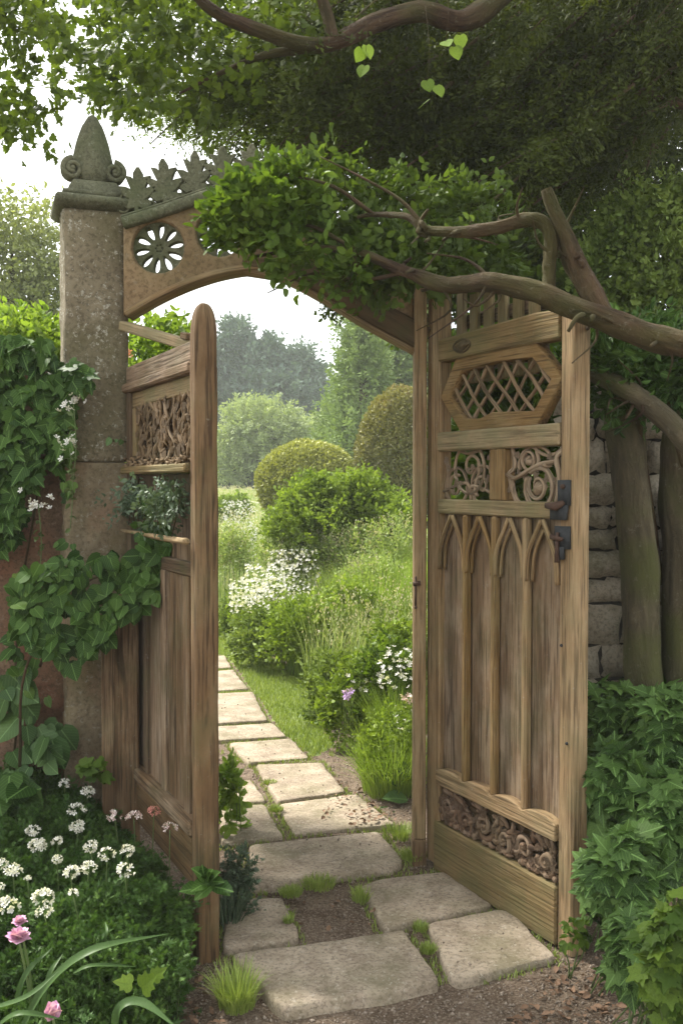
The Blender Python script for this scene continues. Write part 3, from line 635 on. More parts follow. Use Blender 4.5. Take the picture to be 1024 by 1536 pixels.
for k in range(60):
    q = np.array((u0 + .01 + (u1 - u0 - .02) * rg.random(), .012, z0 + .01 + (z1 - z0 - .03) * rg.random())); a = rg.random() * 6.28; leaves(m, T_IVY, [q], [(math.cos(a) * .8, -.2, math.sin(a) * .8)], [(0, -1, .1)], .022 + .012 * rg.random())
m.build('vine_carving', M['carved'], pn)
box('shelf', .02, fs - .001, -.030, .046, 1.535, 1.564, M['oak_green'], gl, 'x', .005)
m = MB()                                              # weathered debris and lichen along the shelf
for k in range(260):
    u_ = .03 + (fs - .06) * rg.random(); q = np.array((u_, -.022 + .045 * rg.random(), 1.562 + .02 * rg.random() * (1 if u_ > .2 else 1.6))); a = rg.random() * 6.28
    add_tube(m, [q, q + np.array((math.cos(a) * .028, math.sin(a) * .012, .010 * rg.random()))], [.007, .003], 5, rough=.3)
m.build('shelf_debris', M['carved'], gl)
bk = box('board', .052, .40, .036, .050, .40, 1.534, M['oak_dark'], gl, bev=.003)
box('board', .402, fs - .001, .034, .050, .40, 1.30, M['oak_grey'], gl, bev=.003)
box('board', .402, fs - .001, .038, .050, 1.30, 1.534, M['oak_dark'], gl, bev=.003)
m = MB(); add_tube(m, smooth_path([(.03, -.028, 1.318), (.3, -.034, 1.320), (.6, -.036, 1.318), (fs + .045, -.036, 1.320)], 6), [.006, .008, .010, .011], 7, rough=.12); m.build('peg_rail', M['oak'], gl)
box('rail', .05, fs - .001, .004, .033, 1.20, 1.245, M['oak_dark'], gl, 'x')
for k, (u_, w_) in enumerate(((.06, .15), (.216, .035), (.256, .17), (.432, .05), (.488, .20), (.694, .05))):   # planks and cover strips
    box('plank', u_, u_ + w_, .006 if w_ < .1 else .018, .0335, .42, 1.20, M['oak_grey'] if k > 1 else M['oak_dark'], gl, bev=.005)
box('kick_rail', .10, fs - .001, -.020, .05, .375, .425, M['oak_grey'], gl, 'x', .008)
box('bottom_rail', .12, fs - .001, -.010, .05, .22, .3745, M['post'], gl, 'x', .006)
# rosemary-like sprays and leaves growing through the gap under the shelf
rm = empty('rosemary_sprig', (A2[0], A2[1], 1.45), rzL); tag(rm, 'grey-green needle-leaved shrub tuft hanging below the carved shelf of the left gate', 'shrub')
m = MB(); cen = []; 
for k in range(110):
    cen.append((.10 + .64 * R.random(), -.005 - .02 * R.random(), -.02 + .10 * R.random()))
cen = np.array([c for c in cen if abs(c[0] - .36) > .10]); sprays(m, T_DIA, cen, np.array((0, -.12, -.8)), 26, .12, .022, .45, 0, .3); m.build('foliage', M['rosemary'], rm)
m = MB()
for c in cen[::6]: add_tube(m, [c, c + np.array((0, .0, -.1)) + R.normal(size=3) * .02], .0025, 5)
m.build('stem', M['bark'], rm)
m = MB(); leaves(m, T_ROUND, [(.30, -.02, .03)], [(.15, -.1, -1)], [(0, -1, -.2)], [.075], [.2]); o = m.build('leaf', M['ivy_big'], rm)
m = MB(); leaves(m, T_ROUND, [(.27, -.028, .005)], [(.25, -.1, -1)], [(0, -1, -.2)], [.035], [1.]); o = m.build('yellow_leaf', M['lime'], rm)
# sloping brace from the pillar to the round-topped stile
p0 = P(186, 489, 3.80); p1 = P(292, 520, 3.28); m = MB(); dd = p1 - p0
br = empty('brace', tuple(p0), 0); tag(br, 'sloping timber brace from the stone pillar down to the left gate', 'beam')
v = []; n_ = nrmz(np.cross(dd, (0, 0, 1))); up_ = nrmz(np.cross(n_, dd))
L_ = np.linalg.norm(dd); M4 = Matrix(((dd[0] / L_, n_[0], up_[0], 0), (dd[1] / L_, n_[1], up_[1], 0), (dd[2] / L_, n_[2], up_[2], 0), (0, 0, 0, 1)))
box('bar', 0, L_, -.022, .022, -.018, .018, M['oak_green'], br, 'x', .005, M=M4)
box('end_block', L_ - .06, L_ - .012, -.03, .03, .0185, .04, M['oak_grey'], br, 'x', .003, M=M4)

# ------------------------------------------------------------------ stone pillar
PX = P(139, 725, 3.9); pil = empty('stone_pillar', (PX[0], 3.94, 0), D2R(20)); tag(pil, 'tall lichened stone pillar with moulded cap and scrolled finial', 'pillar')
hw = .122
def loft(mb, secs, n=4, rot=math.pi / 4):
    """square (or n-sided) sections: (half width x, half width y, z)"""
    th = np.arange(n) / n * 2 * math.pi + rot; V = []
    k = 1 / math.cos(math.pi / n)
    for a, b, z in secs: V.append(np.stack([a * k * np.cos(th), b * k * np.sin(th), np.full(n, z)], -1))
    V = np.concatenate(V); j = np.arange(n); jn = (j + 1) % n; f = [np.stack([r * n + j, r * n + jn, (r + 1) * n + jn, (r + 1) * n + j], -1) for r in range(len(secs) - 1)]
    mb.add(V, [np.concatenate(f), j[::-1][None], (j + (len(secs) - 1) * n)[None]])
ztop = P(139, 318, 3.85)[2]; zmid = P(139, 694, 3.85)[2]
def rough_block(name, hx, hy, z0, z1, mat, parent, amp=.003):
    nz = max(4, int((z1 - z0) / .025)); per = 40; V = []
    for k in range(nz + 1):
        z = z0 + (z1 - z0) * k / nz
        for j in range(per):
            t = j / per * 8 - 1                       # walk round the square with rounded arrises
            a = j / per * 2 * math.pi; c_, s_ = math.cos(a), math.sin(a); q = (abs(c_) ** 12 + abs(s_) ** 12) ** (-1 / 12)
            nn = amp * float(fbm(a * 3, z * 9, 1.)) + amp * 1.5 * mnoise.noise(Vector((c_ * 8, s_ * 8, z * 14)))
            V.append((c_ * q * (hx + nn), s_ * q * (hy + nn), z))
    i_ = np.arange(nz)[:, None] * per; j = np.arange(per)[None]; jn = (j + 1) % per
    m = MB(); m.add(V, [np.stack([i_ + j, i_ + jn, i_ + per + jn, i_ + per + j], -1).reshape(-1, 4), np.arange(per)[::-1][None], (np.arange(per) + nz * per)[None]]); return m.build(name, mat, parent, True)
rough_block('shaft', hw, hw, zmid + .004, ztop, M['pillar'], pil)
rough_block('base', hw + .006, hw + .006, 0, zmid, M['pillar_low'], pil, .005)
c0 = ztop; m = MB(); loft(m, [(hw + .004, hw + .004, c0), (hw + .030, hw + .030, c0 + .022), (hw + .032, hw + .032, c0 + .040), (hw + .022, hw + .022, c0 + .052), (hw, hw, c0 + .058)]); m.build('cap_slab', M['cap'], pil)
m = MB(); loft(m, [(hw - .002, hw - .002, c0 + .050), (hw + .004, hw + .004, c0 + .062), (hw + .002, hw + .002, c0 + .072), (hw - .018, hw - .018, c0 + .080), (hw - .022, hw - .022, c0 + .092), (hw - .040, hw - .040, c0 + .122), (hw - .046, hw - .046, c0 + .126)]); m.build('cap_moulding', M['cap'], pil)
fin = MB(); s_ = c0 + .120; hF = .262                       # spire of the finial: pear-shaped, ridged front and back
secs = [(.052, .045, 0), (.058, .050, .014), (.080, .060, .036), (.080, .062, .060), (.074, .060, .09), (.066, .056, .125), (.057, .050, .17), (.044, .041, .215), (.031, .031, .25), (.017, .018, .274), (.005, .006, .284)]
secs_s = smooth_path(np.array(secs), 4); nn_ = 16; th = np.arange(nn_) / nn_ * 2 * math.pi; V = []
for a_, b_, z_ in secs_s:
    rr = 1 + (.20 * np.abs(np.cos(2 * th)) ** .6 - .08) * min(1, z_ / .08) * (1 if z_ < .25 else .4); V.append(np.stack([a_ * rr * np.cos(th), b_ * rr * np.sin(th), np.full(nn_, s_ + z_)], -1))
V = np.concatenate(V); j = np.arange(nn_); jn = (j + 1) % nn_; nr = len(secs_s)
fin.add(V, [np.concatenate([np.stack([r * nn_ + j, r * nn_ + jn, (r + 1) * nn_ + jn, (r + 1) * nn_ + j], -1) for r in range(nr - 1)]), (j + (nr - 1) * nn_)[None], j[::-1][None]])
fo = fin.build('finial', M['cap'], pil, True)
for sx in (-1, 1):
    m = MB(); cx, cz = sx * .080, s_ + .056
    a = np.linspace(0, 1, 44); an = math.pi / 2 + sx * -1 * (a * 2 * math.pi * 1.6) ; rr = .040 * (1 - a * .75)
    q = np.stack([cx + rr * np.cos(an), -.036 - .012 * a, cz + rr * np.sin(an)], -1)
    add_tube(m, q, [.013, .009], 9, flat=1.2)
    add_tube(m, [(cx, .03, cz), (cx, .0, cz), (cx, -.034, cz)], [.030, .044, .030], 18); add_tube(m, [(cx, -.03, cz), (cx, -.056, cz)], [.013, .009], 10)
    m.build('scroll', M['cap'], fo, True)
# wooden gate post against the foot of the pillar
hp = empty('gate_post', (P(178, 900, 3.66)[0], 3.70, 0), D2R(12)); tag(hp, 'short weathered timber post standing against the foot of the stone pillar', 'post')
box('shaft', -.073, .065, -.03, .035, .05, 1.08, M['post'], hp, bev=.008); box('strip', -.072, -.025, -.036, -.0305, .08, 1.06, M['post'], hp, bev=.002)

# ------------------------------------------------------------------ arch
AY = 3.80
def W2(px, py, Y=AY): q = P(px, py, Y); return (q[0], q[2])
ar = empty('garden_arch', (0, 0, 0)); tag(ar, 'pierced timber arch with rose cut-outs and leaf cresting spanning pillar and right post', 'arch')
low = smooth_path([(*W2(187, 468), 0), (*W2(235, 441), 0), (*W2(285, 419), 0), (*W2(335, 404), 0), (*W2(385, 398), 0), (*W2(440, 406), 0), (*W2(500, 430), 0), (*W2(560, 466), 0), (*W2(618, 500), 0)], 6)[:, :2]
upp = smooth_path([(*W2(187, 343), 0), (*W2(250, 322), 0), (*W2(315, 300), 0), (*W2(370, 288), 0), (*W2(440, 306), 0), (*W2(540, 378), 0), (*W2(618, 436), 0)], 6)[:, :2]
def circ2(px, py, r, n=40): c = W2(px, py); return [(c[0] + r * math.cos(t), c[1] + r * math.sin(t)) for t in np.linspace(0, 2 * math.pi, n + 1)[:-1]]
r1 = 41 / F * AY; r2 = 38 / F * AY
rose = [(237, 370, r1), (330, 348, r2), (402, 352, r2 * .8)]
curve_solid('spandrel', [list(low) + list(upp[::-1])] + [circ2(a, b, r) for a, b, r in rose], AY + .05, .045, M['arch'], ar, .006)
for k, (a, b, r) in enumerate(rose):
    c = W2(a, b); polys = [[(c[0] + (r + .002) * math.cos(t), c[1] + (r + .002) * math.sin(t)) for t in np.linspace(0, 2 * math.pi, 49)[:-1]]]
    for j in range(10):
        a0 = j * math.pi / 5 + .2; hole = []
        for t in np.linspace(0, 2 * math.pi, 15)[:-1]:
            rad = .62 + .30 * math.cos(t); wdt = .172 * math.sin(t) * (.55 + .6 * (rad - .3)); hole.append((c[0] + r * (rad * math.cos(a0) - wdt * math.sin(a0)), c[1] + r * (rad * math.sin(a0) + wdt * math.cos(a0))))
        polys.append(hole)
    for j in range(6):
        a0 = j * math.pi / 3; q = (c[0] + r * .12 * math.cos(a0), c[1] + r * .12 * math.sin(a0)); polys.append([(q[0] + r * .055 * math.cos(t), q[1] + r * .055 * math.sin(t)) for t in np.linspace(0, 2 * math.pi, 9)[:-1]])
    curve_solid('rose', polys, AY + .045, .018, M['cap'], ar, .003)
# moulded rim under the spandrel, coping above
def strip(name, path, dn0, dn1, y0, y1, mat, bev=.004):
    """sweep: a band between offsets dn0..dn1 along the path's normal"""
    p = np.asarray(path); T = nrmz(np.gradient(p, axis=0)); Nn = np.stack([-T[:, 1], T[:, 0]], -1)
    a = p + Nn * dn0; b = p + Nn * dn1; n = len(p); c = bev
    ring = [(a, y0 + c), (a + Nn * c, y0), (b - Nn * c, y0), (b, y0 + c), (b, y1 - c), (b - Nn * c, y1), (a + Nn * c, y1), (a, y1 - c)]
    V = np.concatenate([np.c_[q[:, 0], np.full(n, y), q[:, 1]] for q, y in ring]); k = len(ring); f = []
    for r in range(k):
        i_ = np.arange(n - 1); r2_ = (r + 1) % k; f.append(np.stack([r * n + i_, r * n + i_ + 1, r2_ * n + i_ + 1, r2_ * n + i_], -1))
    ends = [np.array([r * n for r in range(k)])[None], np.array([r * n + n - 1 for r in range(k)])[::-1][None]]
    L = np.concatenate([[0], np.cumsum(np.linalg.norm(np.diff(p, axis=0), axis=1))]); gc = np.concatenate([np.c_[L, np.full(n, rr_ * .02), np.full(n, rr_ * .013)] for rr_ in range(k)]) + R.random(3) * 9
    m = MB(); m.add(V, [np.concatenate(f)] + ends, gc); return m.build(name, mat, ar)
strip('soffit_rim', low[:26], -.020, .004, AY - .012, AY + .11, M['oak'], .005)
coping_path = smooth_path([(*W2(186, 337), 0), (*W2(250, 317), 0), (*W2(315, 295), 0), (*W2(370, 282), 0), (*W2(440, 300), 0), (*W2(540, 372), 0), (*W2(640, 445), 0)], 6)[:, :2]
strip('coping', coping_path, -.018, .024, AY - .028, AY + .125, M['cap'], .008); strip('coping_bead', coping_path, .0245, .036, AY - .012, AY + .11, M['cap'], .005)
beam = smooth_path([(*W2(366, 383), 0), (*W2(430, 396), 0), (*W2(500, 432), 0), (*W2(560, 468), 0), (*W2(637, 510), 0)], 6)[:, :2]
strip('beam', beam, -.045, .050, AY - .014, AY + .10, M['oak_dark'], .008)
strip('beam_edge', beam, -.062, -.0455, AY - .004, AY + .09, M['oak'], .004)
# leaf cresting
def oak_outline(cx, cz, w_, h_, lean=0.):
    half = [(.05, 0), (.06, .10), (.28, .05), (.48, .17), (.36, .24), (.17, .25), (.44, .38), (.60, .56), (.40, .55), (.18, .48), (.28, .64), (.38, .80), (.22, .78), (.13, .70), (.13, .88), (.03, 1.0)]
    pts = half + [(-a, b) for a, b in half[::-1]]
    return [(cx + w_ * a * .92 + lean * h_ * b, cz + h_ * b) for a, b in pts]
for k, (px, pyb, hh, wd_) in enumerate([(202, 312, 64, 50), (246, 301, 66, 50), (289, 287, 64, 46), (332, 276, 60, 50), (372, 266, 54, 44), (412, 272, 50, 44)]):
    c = W2(px, pyb); q = curve_solid('crest_leaf', [oak_outline(c[0], c[1], wd_ / F * AY, hh / F * AY, R.normal() * .06)], AY + .05, .014, M['cap'], ar, .003)
    m = MB()
    for s_ in (-1, 1):
        for rr, dz in ((.030, .018), (.018, .05)): add_tube(m, circ(c[0] + s_ * .052, c[1] + dz, rr * .7, e=1.) + (0, AY + .05, 0), .006, 6, rough=.2)
        m.build('crest_link', M['cap'], q); m = MB()

# ------------------------------------------------------------------ walls
def block_wall(name, p0, p1, z0, z1, depth, mat, label, bh=.10, seedn=1, dim=(.14, .3)):
    """rubble wall of separate rough stones in one mesh: front face p0->p1"""
    p0 = np.asarray(p0, float); p1 = np.asarray(p1, float); d = p1 - p0; Ln = np.linalg.norm(d); d /= Ln; nrm = np.array((d[1], -d[0]))
    rg = np.random.default_rng(seedn); m = MB(); z = z0
    core = []; n = 7
    while z < z1:
        h = bh * (.7 + .7 * rg.random()); u = -rg.random() * .1
        while u < Ln:
            l = dim[0] + (dim[1] - dim[0]) * rg.random(); g = .003; n1 = 7; n2 = 5
            U, Zz = np.meshgrid(np.linspace(0, 1, n1), np.linspace(0, 1, n2)); prot = .008 + .010 * rg.random()
            ex = np.minimum(np.minimum(U, 1 - U) * l, np.minimum(Zz, 1 - Zz) * h); off = prot * smooth(0, .010, ex) - .018 * (ex <= 0)
            ww = u + g + U * (l - 2 * g) + .006 * rg.normal(size=U.shape); zz = z + g + Zz * (h - 2 * g) + .005 * rg.normal(size=U.shape)
            off = off + .004 * rg.normal(size=U.shape)
            V = np.stack([p0[0] + d[0] * ww + nrm[0] * off, p0[1] + d[1] * ww + nrm[1] * off, zz], -1).reshape(-1, 3)
            i_ = (np.arange(n2 - 1)[:, None] * n1 + np.arange(n1 - 1)[None]).ravel(); m.add(V, [np.stack([i_, i_ + 1, i_ + n1 + 1, i_ + n1], -1)])
            u += l
        z += h
    # solid core behind the stones
    c = [p0 - nrm * .022, p1 - nrm * .022, p1 - nrm * depth, p0 - nrm * depth]; V = [(q[0], q[1], zz) for zz in (z0 - .1, z1) for q in c]
    o = m.build('stone_face', mat, None); cm = MB(); cm.add(V, [np.array([(0, 1, 5, 4), (1, 2, 6, 5), (2, 3, 7, 6), (3, 0, 4, 7), (4, 5, 6, 7)])])
    e = empty(name, (p0[0], p0[1], z0)); tag(e, label, 'wall'); co = cm.build('core', M['dark_fill'], None)
    for q in (o, co): q.parent = e; q.location = (-p0[0], -p0[1], -z0)
    return e
q0 = P(868, 900, 3.62)[:2]; q1 = P(1300, 900, 3.62)[:2]
block_wall('stone_wall', q0, q1, -.05, P(900, 604, 3.62)[2], .3, M['wall'], 'dry stone wall behind mossy trunks right of the open gate', .115, 3, (.12, .24))
# rendered wall on the left: crumbly surface
def crumble_wall():
    a = P(150, 800, 3.95)[:2]; b = np.array((a[0] - 3.2, a[1] - .35)); n1, n2 = 130, 90; z1 = P(60, 545, 3.9)[2]
    U, Zz = np.meshgrid(np.linspace(0, 1, n1), np.linspace(0, 1, n2)); d = b - a; Ln = np.linalg.norm(d); nn = np.array((-d[1], d[0])) / Ln
    if nn[1] > 0: nn = -nn
    zz = Zz * (z1 + .1) - .1; uu = U * Ln
    off = .010 * fbm(uu * 5, zz * 5, 1., 4) + .012 * smooth(.1, .3, fbm(uu * 2.2 + 3, zz * 3 + 1, 0, 3)) + .004 * R.normal(size=U.shape)
    V = np.stack([a[0] + d[0] * U + nn[0] * off, a[1] + d[1] * U + nn[1] * off, zz], -1).reshape(-1, 3); i_ = (np.arange(n2 - 1)[:, None] * n1 + np.arange(n1 - 1)[None]).ravel()
    m = MB(); m.add(V, [np.stack([i_, i_ + n1, i_ + n1 + 1, i_ + 1], -1)]); e = empty('rendered_wall', (a[0], a[1], 0)); tag(e, 'crumbling reddish rendered wall half covered by ivy left of the pillar', 'wall')
    o = m.build('face', M['render'], None, True); c = [a - nn * .03, b - nn * .03, b - nn * .3, a - nn * .3]; V = [(q[0], q[1], z) for z in (-.1, z1) for q in c]
    cm = MB(); cm.add(V, [np.array([(0, 1, 5, 4), (1, 2, 6, 5), (2, 3, 7, 6), (3, 0, 4, 7), (4, 5, 6, 7)])]); co = cm.build('core', M['render'], None)
    for q in (o, co): q.parent = e; q.location = (-a[0], -a[1], 0)
    return a, b, nn
wa, wb, wn = crumble_wall()
# ------------------------------------------------------------------ vegetation helpers
def samp(poly, n, clump=0., seed_=0.):
    poly = np.asarray(poly, float); lo, hi = poly.min(0), poly.max(0); out = []
    tot = 0
    while tot < n:
        q = lo + (hi - lo) * R.random((n * 2, 2)); q = q[inpoly(q[:, 0], q[:, 1], poly)]
        if clump: q = q[fbm(q[:, 0] / 28 + seed_, q[:, 1] / 28) * clump + R.random(len(q)) > .35 * clump]
        out.append(q); tot += len(q)
    return np.concatenate(out)[:n]
def PP(q, Y):
    q = np.asarray(q, float); Y = np.broadcast_to(Y, (len(q),)); x = (q[:, 0] - 512) / F; y = (768 - q[:, 1]) / F
    ry = math.cos(PITCH) + y * math.sin(PITCH); rz = -math.sin(PITCH) + y * math.cos(PITCH); s = Y / ry
    return np.stack([x * s, Y, EYE + rz * s], -1)
def clump_pts(px, py, rx, ry, Y, n, rd=1., lo=.6, zmin=-.9):
    c = P(px, py, Y); return shell(c, (rx / F * Y, rx / F * Y * rd, ry / F * Y), n, lo, zmin)
def tree(name, label, cat, base, trunk, crown_mat, clumps, tmpl, n_tw, n_leaf, length, size, limbs=(), rt=.2, group=None, droop=0., outbias=(0, 0, .2), spread=.5, wood='bark', rd=1., lo=.6):
    b = np.asarray(base, float); e = empty(name, tuple(b)); tag(e, label, cat, group)
    m = MB()
    for c in clumps:
        px, py, rx, ry, Y = c[:5]; k = c[5] if len(c) > 5 else 1.
        q, d = clump_pts(px, py, rx, ry, Y, int(n_tw * k), rd, lo); sprays(m, tmpl, q, d + np.asarray(outbias), n_leaf, length, size, spread, droop)
    m.build('crown', crown_mat, e, loc=b).location = (0, 0, 0)
    m = MB(); tp = smooth_path(trunk, 6); add_tube(m, tp, [rt, rt * .7, rt * .4], 9, rough=.08)
    for c in clumps:
        q = P(c[0], c[1], c[4]); k = int(len(tp) * (.35 + .5 * R.random())); s0 = tp[min(k, len(tp) - 1)]
        mid = (s0 + q) / 2 + np.array((0, 0, .06)) * np.linalg.norm(q - s0); add_tube(m, smooth_path([s0, mid, q], 5), [rt * .35, rt * .2, rt * .08], 6, rough=.08)
    m.build('trunk', M[wood], e, loc=b).location = (0, 0, 0)
    return e
def gz(p): return np.array((p[0], p[1], float(GH(p[0], p[1]))))
def base_of(px, Y): x = (px - 512) / F * Y; return gz((x, Y))

# ------------------------------------------------------------------ far garden
b = base_of(360, 58); t_ = P(360, 520, 58)
tree('cedar_tree', 'tall blue-green cedar with layered tiers, hazy behind the pale round tree', 'tree', b, [b, (b + t_) / 2, t_], M['cedar'],
     [(352, 522, 12, 9, 58), (340, 542, 30, 9, 58), (385, 550, 40, 9, 58), (345, 572, 48, 11, 59), (405, 582, 42, 11, 57, .8), (430, 567, 26, 4, 58, .5), (325, 602, 50, 12, 58), (440, 600, 36, 8, 57), (395, 612, 60, 14, 58, 1.2), (455, 574, 12, 3, 58, .3), (474, 570, 14, 3, 58, .25), (484, 610, 12, 3, 58, .3), (448, 542, 12, 3, 58, .25), (350, 504, 9, 5, 58, .3), (398, 528, 16, 3, 58, .3), (420, 554, 16, 3, 58, .3), (466, 614, 16, 5, 57, .5), (340, 642, 60, 16, 60, 1.2), (440, 637, 40, 11, 58), (300, 562, 40, 14, 58)],
     T_DIA, 300, 16, 1.0, .32, rt=.45, outbias=(0, 0, .25), spread=.4, rd=.8)
for k, (px, pt, Y, wd_, lab) in enumerate([(545, 488, 27, 34, 'tall conifer nearest the pale sky gap, left edge of the evergreen screen'), (590, 478, 29, 40, 'tall feathery conifer in the middle of the evergreen screen'), (640, 470, 28, 44, 'tall conifer showing just left of the slim gate post'), (518, 590, 31, 30, 'lower conifer shoulder at the left foot of the evergreen screen')]):
    b = base_of(px, Y); t_ = P(px, pt, Y); cl = []; n_ = 7
    for j in range(n_):
        f = j / (n_ - 1); yy_ = pt + 12 + (700 - pt) * f; cl.append((px + R.normal() * 4, yy_, 8 + wd_ * f ** .6, 26, Y + R.normal() * .3, .5 + f))
    tree('conifer_tree', lab, 'tree', b, [b, (b + t_) / 2, t_], M['cypress'], cl, T_DIA, 260, 16, .55, .13, rt=.2, group='conifers forming the evergreen screen', outbias=(0, 0, .7), spread=.4)
b = base_of(395, 40); tree('round_tree', 'pale grey-green round-headed tree in front of the cedar', 'tree', b, [b, P(395, 690, 40), P(400, 640, 40)], M['pale_tree'],
     [(395, 636, 52, 28, 40, 1.5), (355, 669, 28, 25, 40), (432, 664, 30, 28, 40), (395, 674, 45, 25, 40.5), (368, 626, 28, 15, 40, .6), (345, 704, 22, 13, 40, .6)], T_DIA, 300, 14, .55, .15, rt=.16, outbias=(0, 0, .1))
b = base_of(465, 44); tree('round_tree', 'soft pale shrub-like tree between the round tree and the conifers', 'tree', b, [b, P(465, 690, 44), P(465, 660, 44)], M['pale_tree'],
     [(462, 664, 36, 28, 44, 1.2), (445, 704, 36, 22, 43), (490, 694, 30, 22, 44)], T_DIA, 300, 14, .6, .18, rt=.12)
b = base_of(350, 46); tree('dark_shrub', 'dark blue-green shrub at the far edge of the lawn under the round tree', 'shrub', b, [b, P(350, 705, 46)], M['hedge'],
     [(350, 698, 48, 28, 46, 1.5), (398, 706, 24, 18, 45.), (300, 695, 40, 30, 46)], T_DIA, 340, 14, .7, .22, rt=.15)
# low hedges and shrubs closing the far edge, left and right of what the gateway shows
for k, (px, Y, rx, ry, lab) in enumerate([(470, 60, 90, 40, 'long dim hedge far behind the clipped golden dome'), (230, 60, 120, 60, 'dim shrubbery beyond the wall on the left'), (700, 50, 140, 90, 'dim shrubbery beyond the right gate'), (60, 50, 120, 110, 'dim trees beyond the far left wall')]):
    b = base_of(px, Y); tree('far_shrubbery', lab, 'shrub', b, [b, P(px, 700, Y)], M['cypress'], [(px - rx * .5, 715 - ry * .3, rx * .6, ry, Y, 1.), (px + rx * .5, 715 - ry * .3, rx * .6, ry, Y, 1.)], T_DIA, 330, 12, 1.2, .3, rt=.2)
# clipped shrubs
def clipped(name, label, px, pc, rx, rz, Y, mat, n, size, top=1.0):
    b = base_of(px, Y); c = P(px, pc, Y); e = empty(name, tuple(b)); tag(e, label, 'topiary')
    r = np.array((rx / F * Y, rx / F * Y, rz / F * Y)); d = rdir(n); d = d[d[:, 2] > -.75]
    rr = 1 + .025 * fbm(d[:, 0] * 5, d[:, 1] * 5, d[:, 2] * 5); ex = .82 + .2 * R.random(len(d)) ** .5
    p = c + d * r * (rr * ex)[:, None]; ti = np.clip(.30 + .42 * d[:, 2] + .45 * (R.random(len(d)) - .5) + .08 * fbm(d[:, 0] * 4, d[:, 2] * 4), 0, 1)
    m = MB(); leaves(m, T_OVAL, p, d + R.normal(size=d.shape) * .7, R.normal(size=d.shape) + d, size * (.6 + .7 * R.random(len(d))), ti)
    m.build('foliage', mat, e, loc=b).location = (0, 0, 0)
    m = MB(); add_tube(m, [b, (b + c) / 2, c], [.06, .05, .03], 7); 
    for k in range(12):
        q = c + rdir(1)[0] * r * .75; add_tube(m, smooth_path([b + (c - b) * .5, (c + q) / 2, q], 3), [.025, .008], 5)
    m.build('stems', M['bark'], e, loc=b).location = (0, 0, 0); return e
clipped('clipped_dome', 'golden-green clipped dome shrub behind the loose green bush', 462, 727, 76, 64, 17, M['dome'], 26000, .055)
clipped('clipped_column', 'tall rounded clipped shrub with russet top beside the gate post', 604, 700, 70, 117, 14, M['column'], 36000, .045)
b = base_of(505, 10.2); tree('garden_bush', 'loose bright green bush in front of the clipped dome', 'shrub', b, [b, P(505, 800, 10.2), P(505, 770, 10.2)], M['bush'],
     [(505, 757, 56, 34, 10.2, 1.2), (450, 778, 36, 30, 10), (560, 768, 40, 30, 10.1), (500, 805, 70, 40, 10), (590, 795, 32, 36, 9.8, .8), (432, 808, 26, 30, 10, .6), (540, 738, 26, 16, 10.1, .4), (470, 742, 24, 14, 10.1, .4)], T_OVAL, 260, 12, .16, .045, rt=.03, outbias=(0, 0, .5), spread=.5)
b = base_of(350, 22); tree('garden_bush', 'small green clump at the left edge of the far lawn', 'shrub', b, [b, P(350, 770, 22)], M['bush'], [(345, 765, 28, 14, 22)], T_OVAL, 300, 12, .2, .07, rt=.03)

# pale trees on the left, behind the wall
b = gz((-5.6, 15.)); tree('pale_tree', 'sunlit pale tree left of the pillar, seen against the white sky', 'tree', b, [b, P(10, 520, 15), P(20, 400, 15)], M['far_tree'],
     [(20, 340, 50, 30, 15), (55, 390, 40, 40, 15), (10, 420, 60, 50, 15, 1.3), (70, 440, 26, 40, 15, .8), (35, 480, 60, 40, 15, 1.2), (90, 500, 30, 40, 15, .5), (-40, 380, 60, 70, 15)], T_OVAL, 150, 11, .45, .075, rt=.12, spread=.7, lo=.3)
e = empty('hedge', (-1.5, 4.3, 0)); tag(e, 'sunlit lime-green hedge top spilling over the rendered wall', 'hedge')
m = MB(); q = samp([(-40, 480), (20, 476), (60, 486), (115, 500), (118, 560), (118, 700), (-40, 700)], 1500); sprays(m, T_OVAL, PP(q, 4.15 + .5 * R.random(len(q))), np.array((0, -.3, .7)), 9, .09, .032, .7)
m.build('foliage', M['lime'], e, loc=(-1.5, 4.3, 0)).location = (0, 0, 0)
e = empty('flowering_shrub', (-.9, 4.5, 0)); tag(e, 'bright lime shrub with an orange bloom seen between pillar and left gate', 'shrub')
m = MB(); q = samp([(186, 505), (215, 498), (262, 480), (290, 500), (296, 520), (292, 860), (240, 1000), (196, 1000), (186, 575)], 1100); sprays(m, T_OVAL, PP(q, 4.3 + .5 * R.random(len(q))), np.array((.1, -.2, .7)), 8, .09, .036, .6)
m.build('foliage', M['lime'], e, loc=(-.9, 4.5, 0)).location = (0, 0, 0)
m = MB(); c = P(194, 528, 4.2); leaves(m, T_PETAL, c + R.normal(size=(12, 3)) * .008, rdir(12), rdir(12), .02); m.build('bloom', M['coral'], e, loc=(-.9, 4.5, 0)).location = (0, 0, 0)
m = MB()
for k in range(9):
    a_ = P(190 + 100 * R.random(), 600, 4.4); add_tube(m, smooth_path([a_ - (0, 0, 1.0), a_, P(190 + 100 * R.random(), 500 + 30 * R.random(), 4.4)], 4), [.008, .003], 5)
m.build('stem', M['stem'], e, loc=(-.9, 4.5, 0)).location = (0, 0, 0)

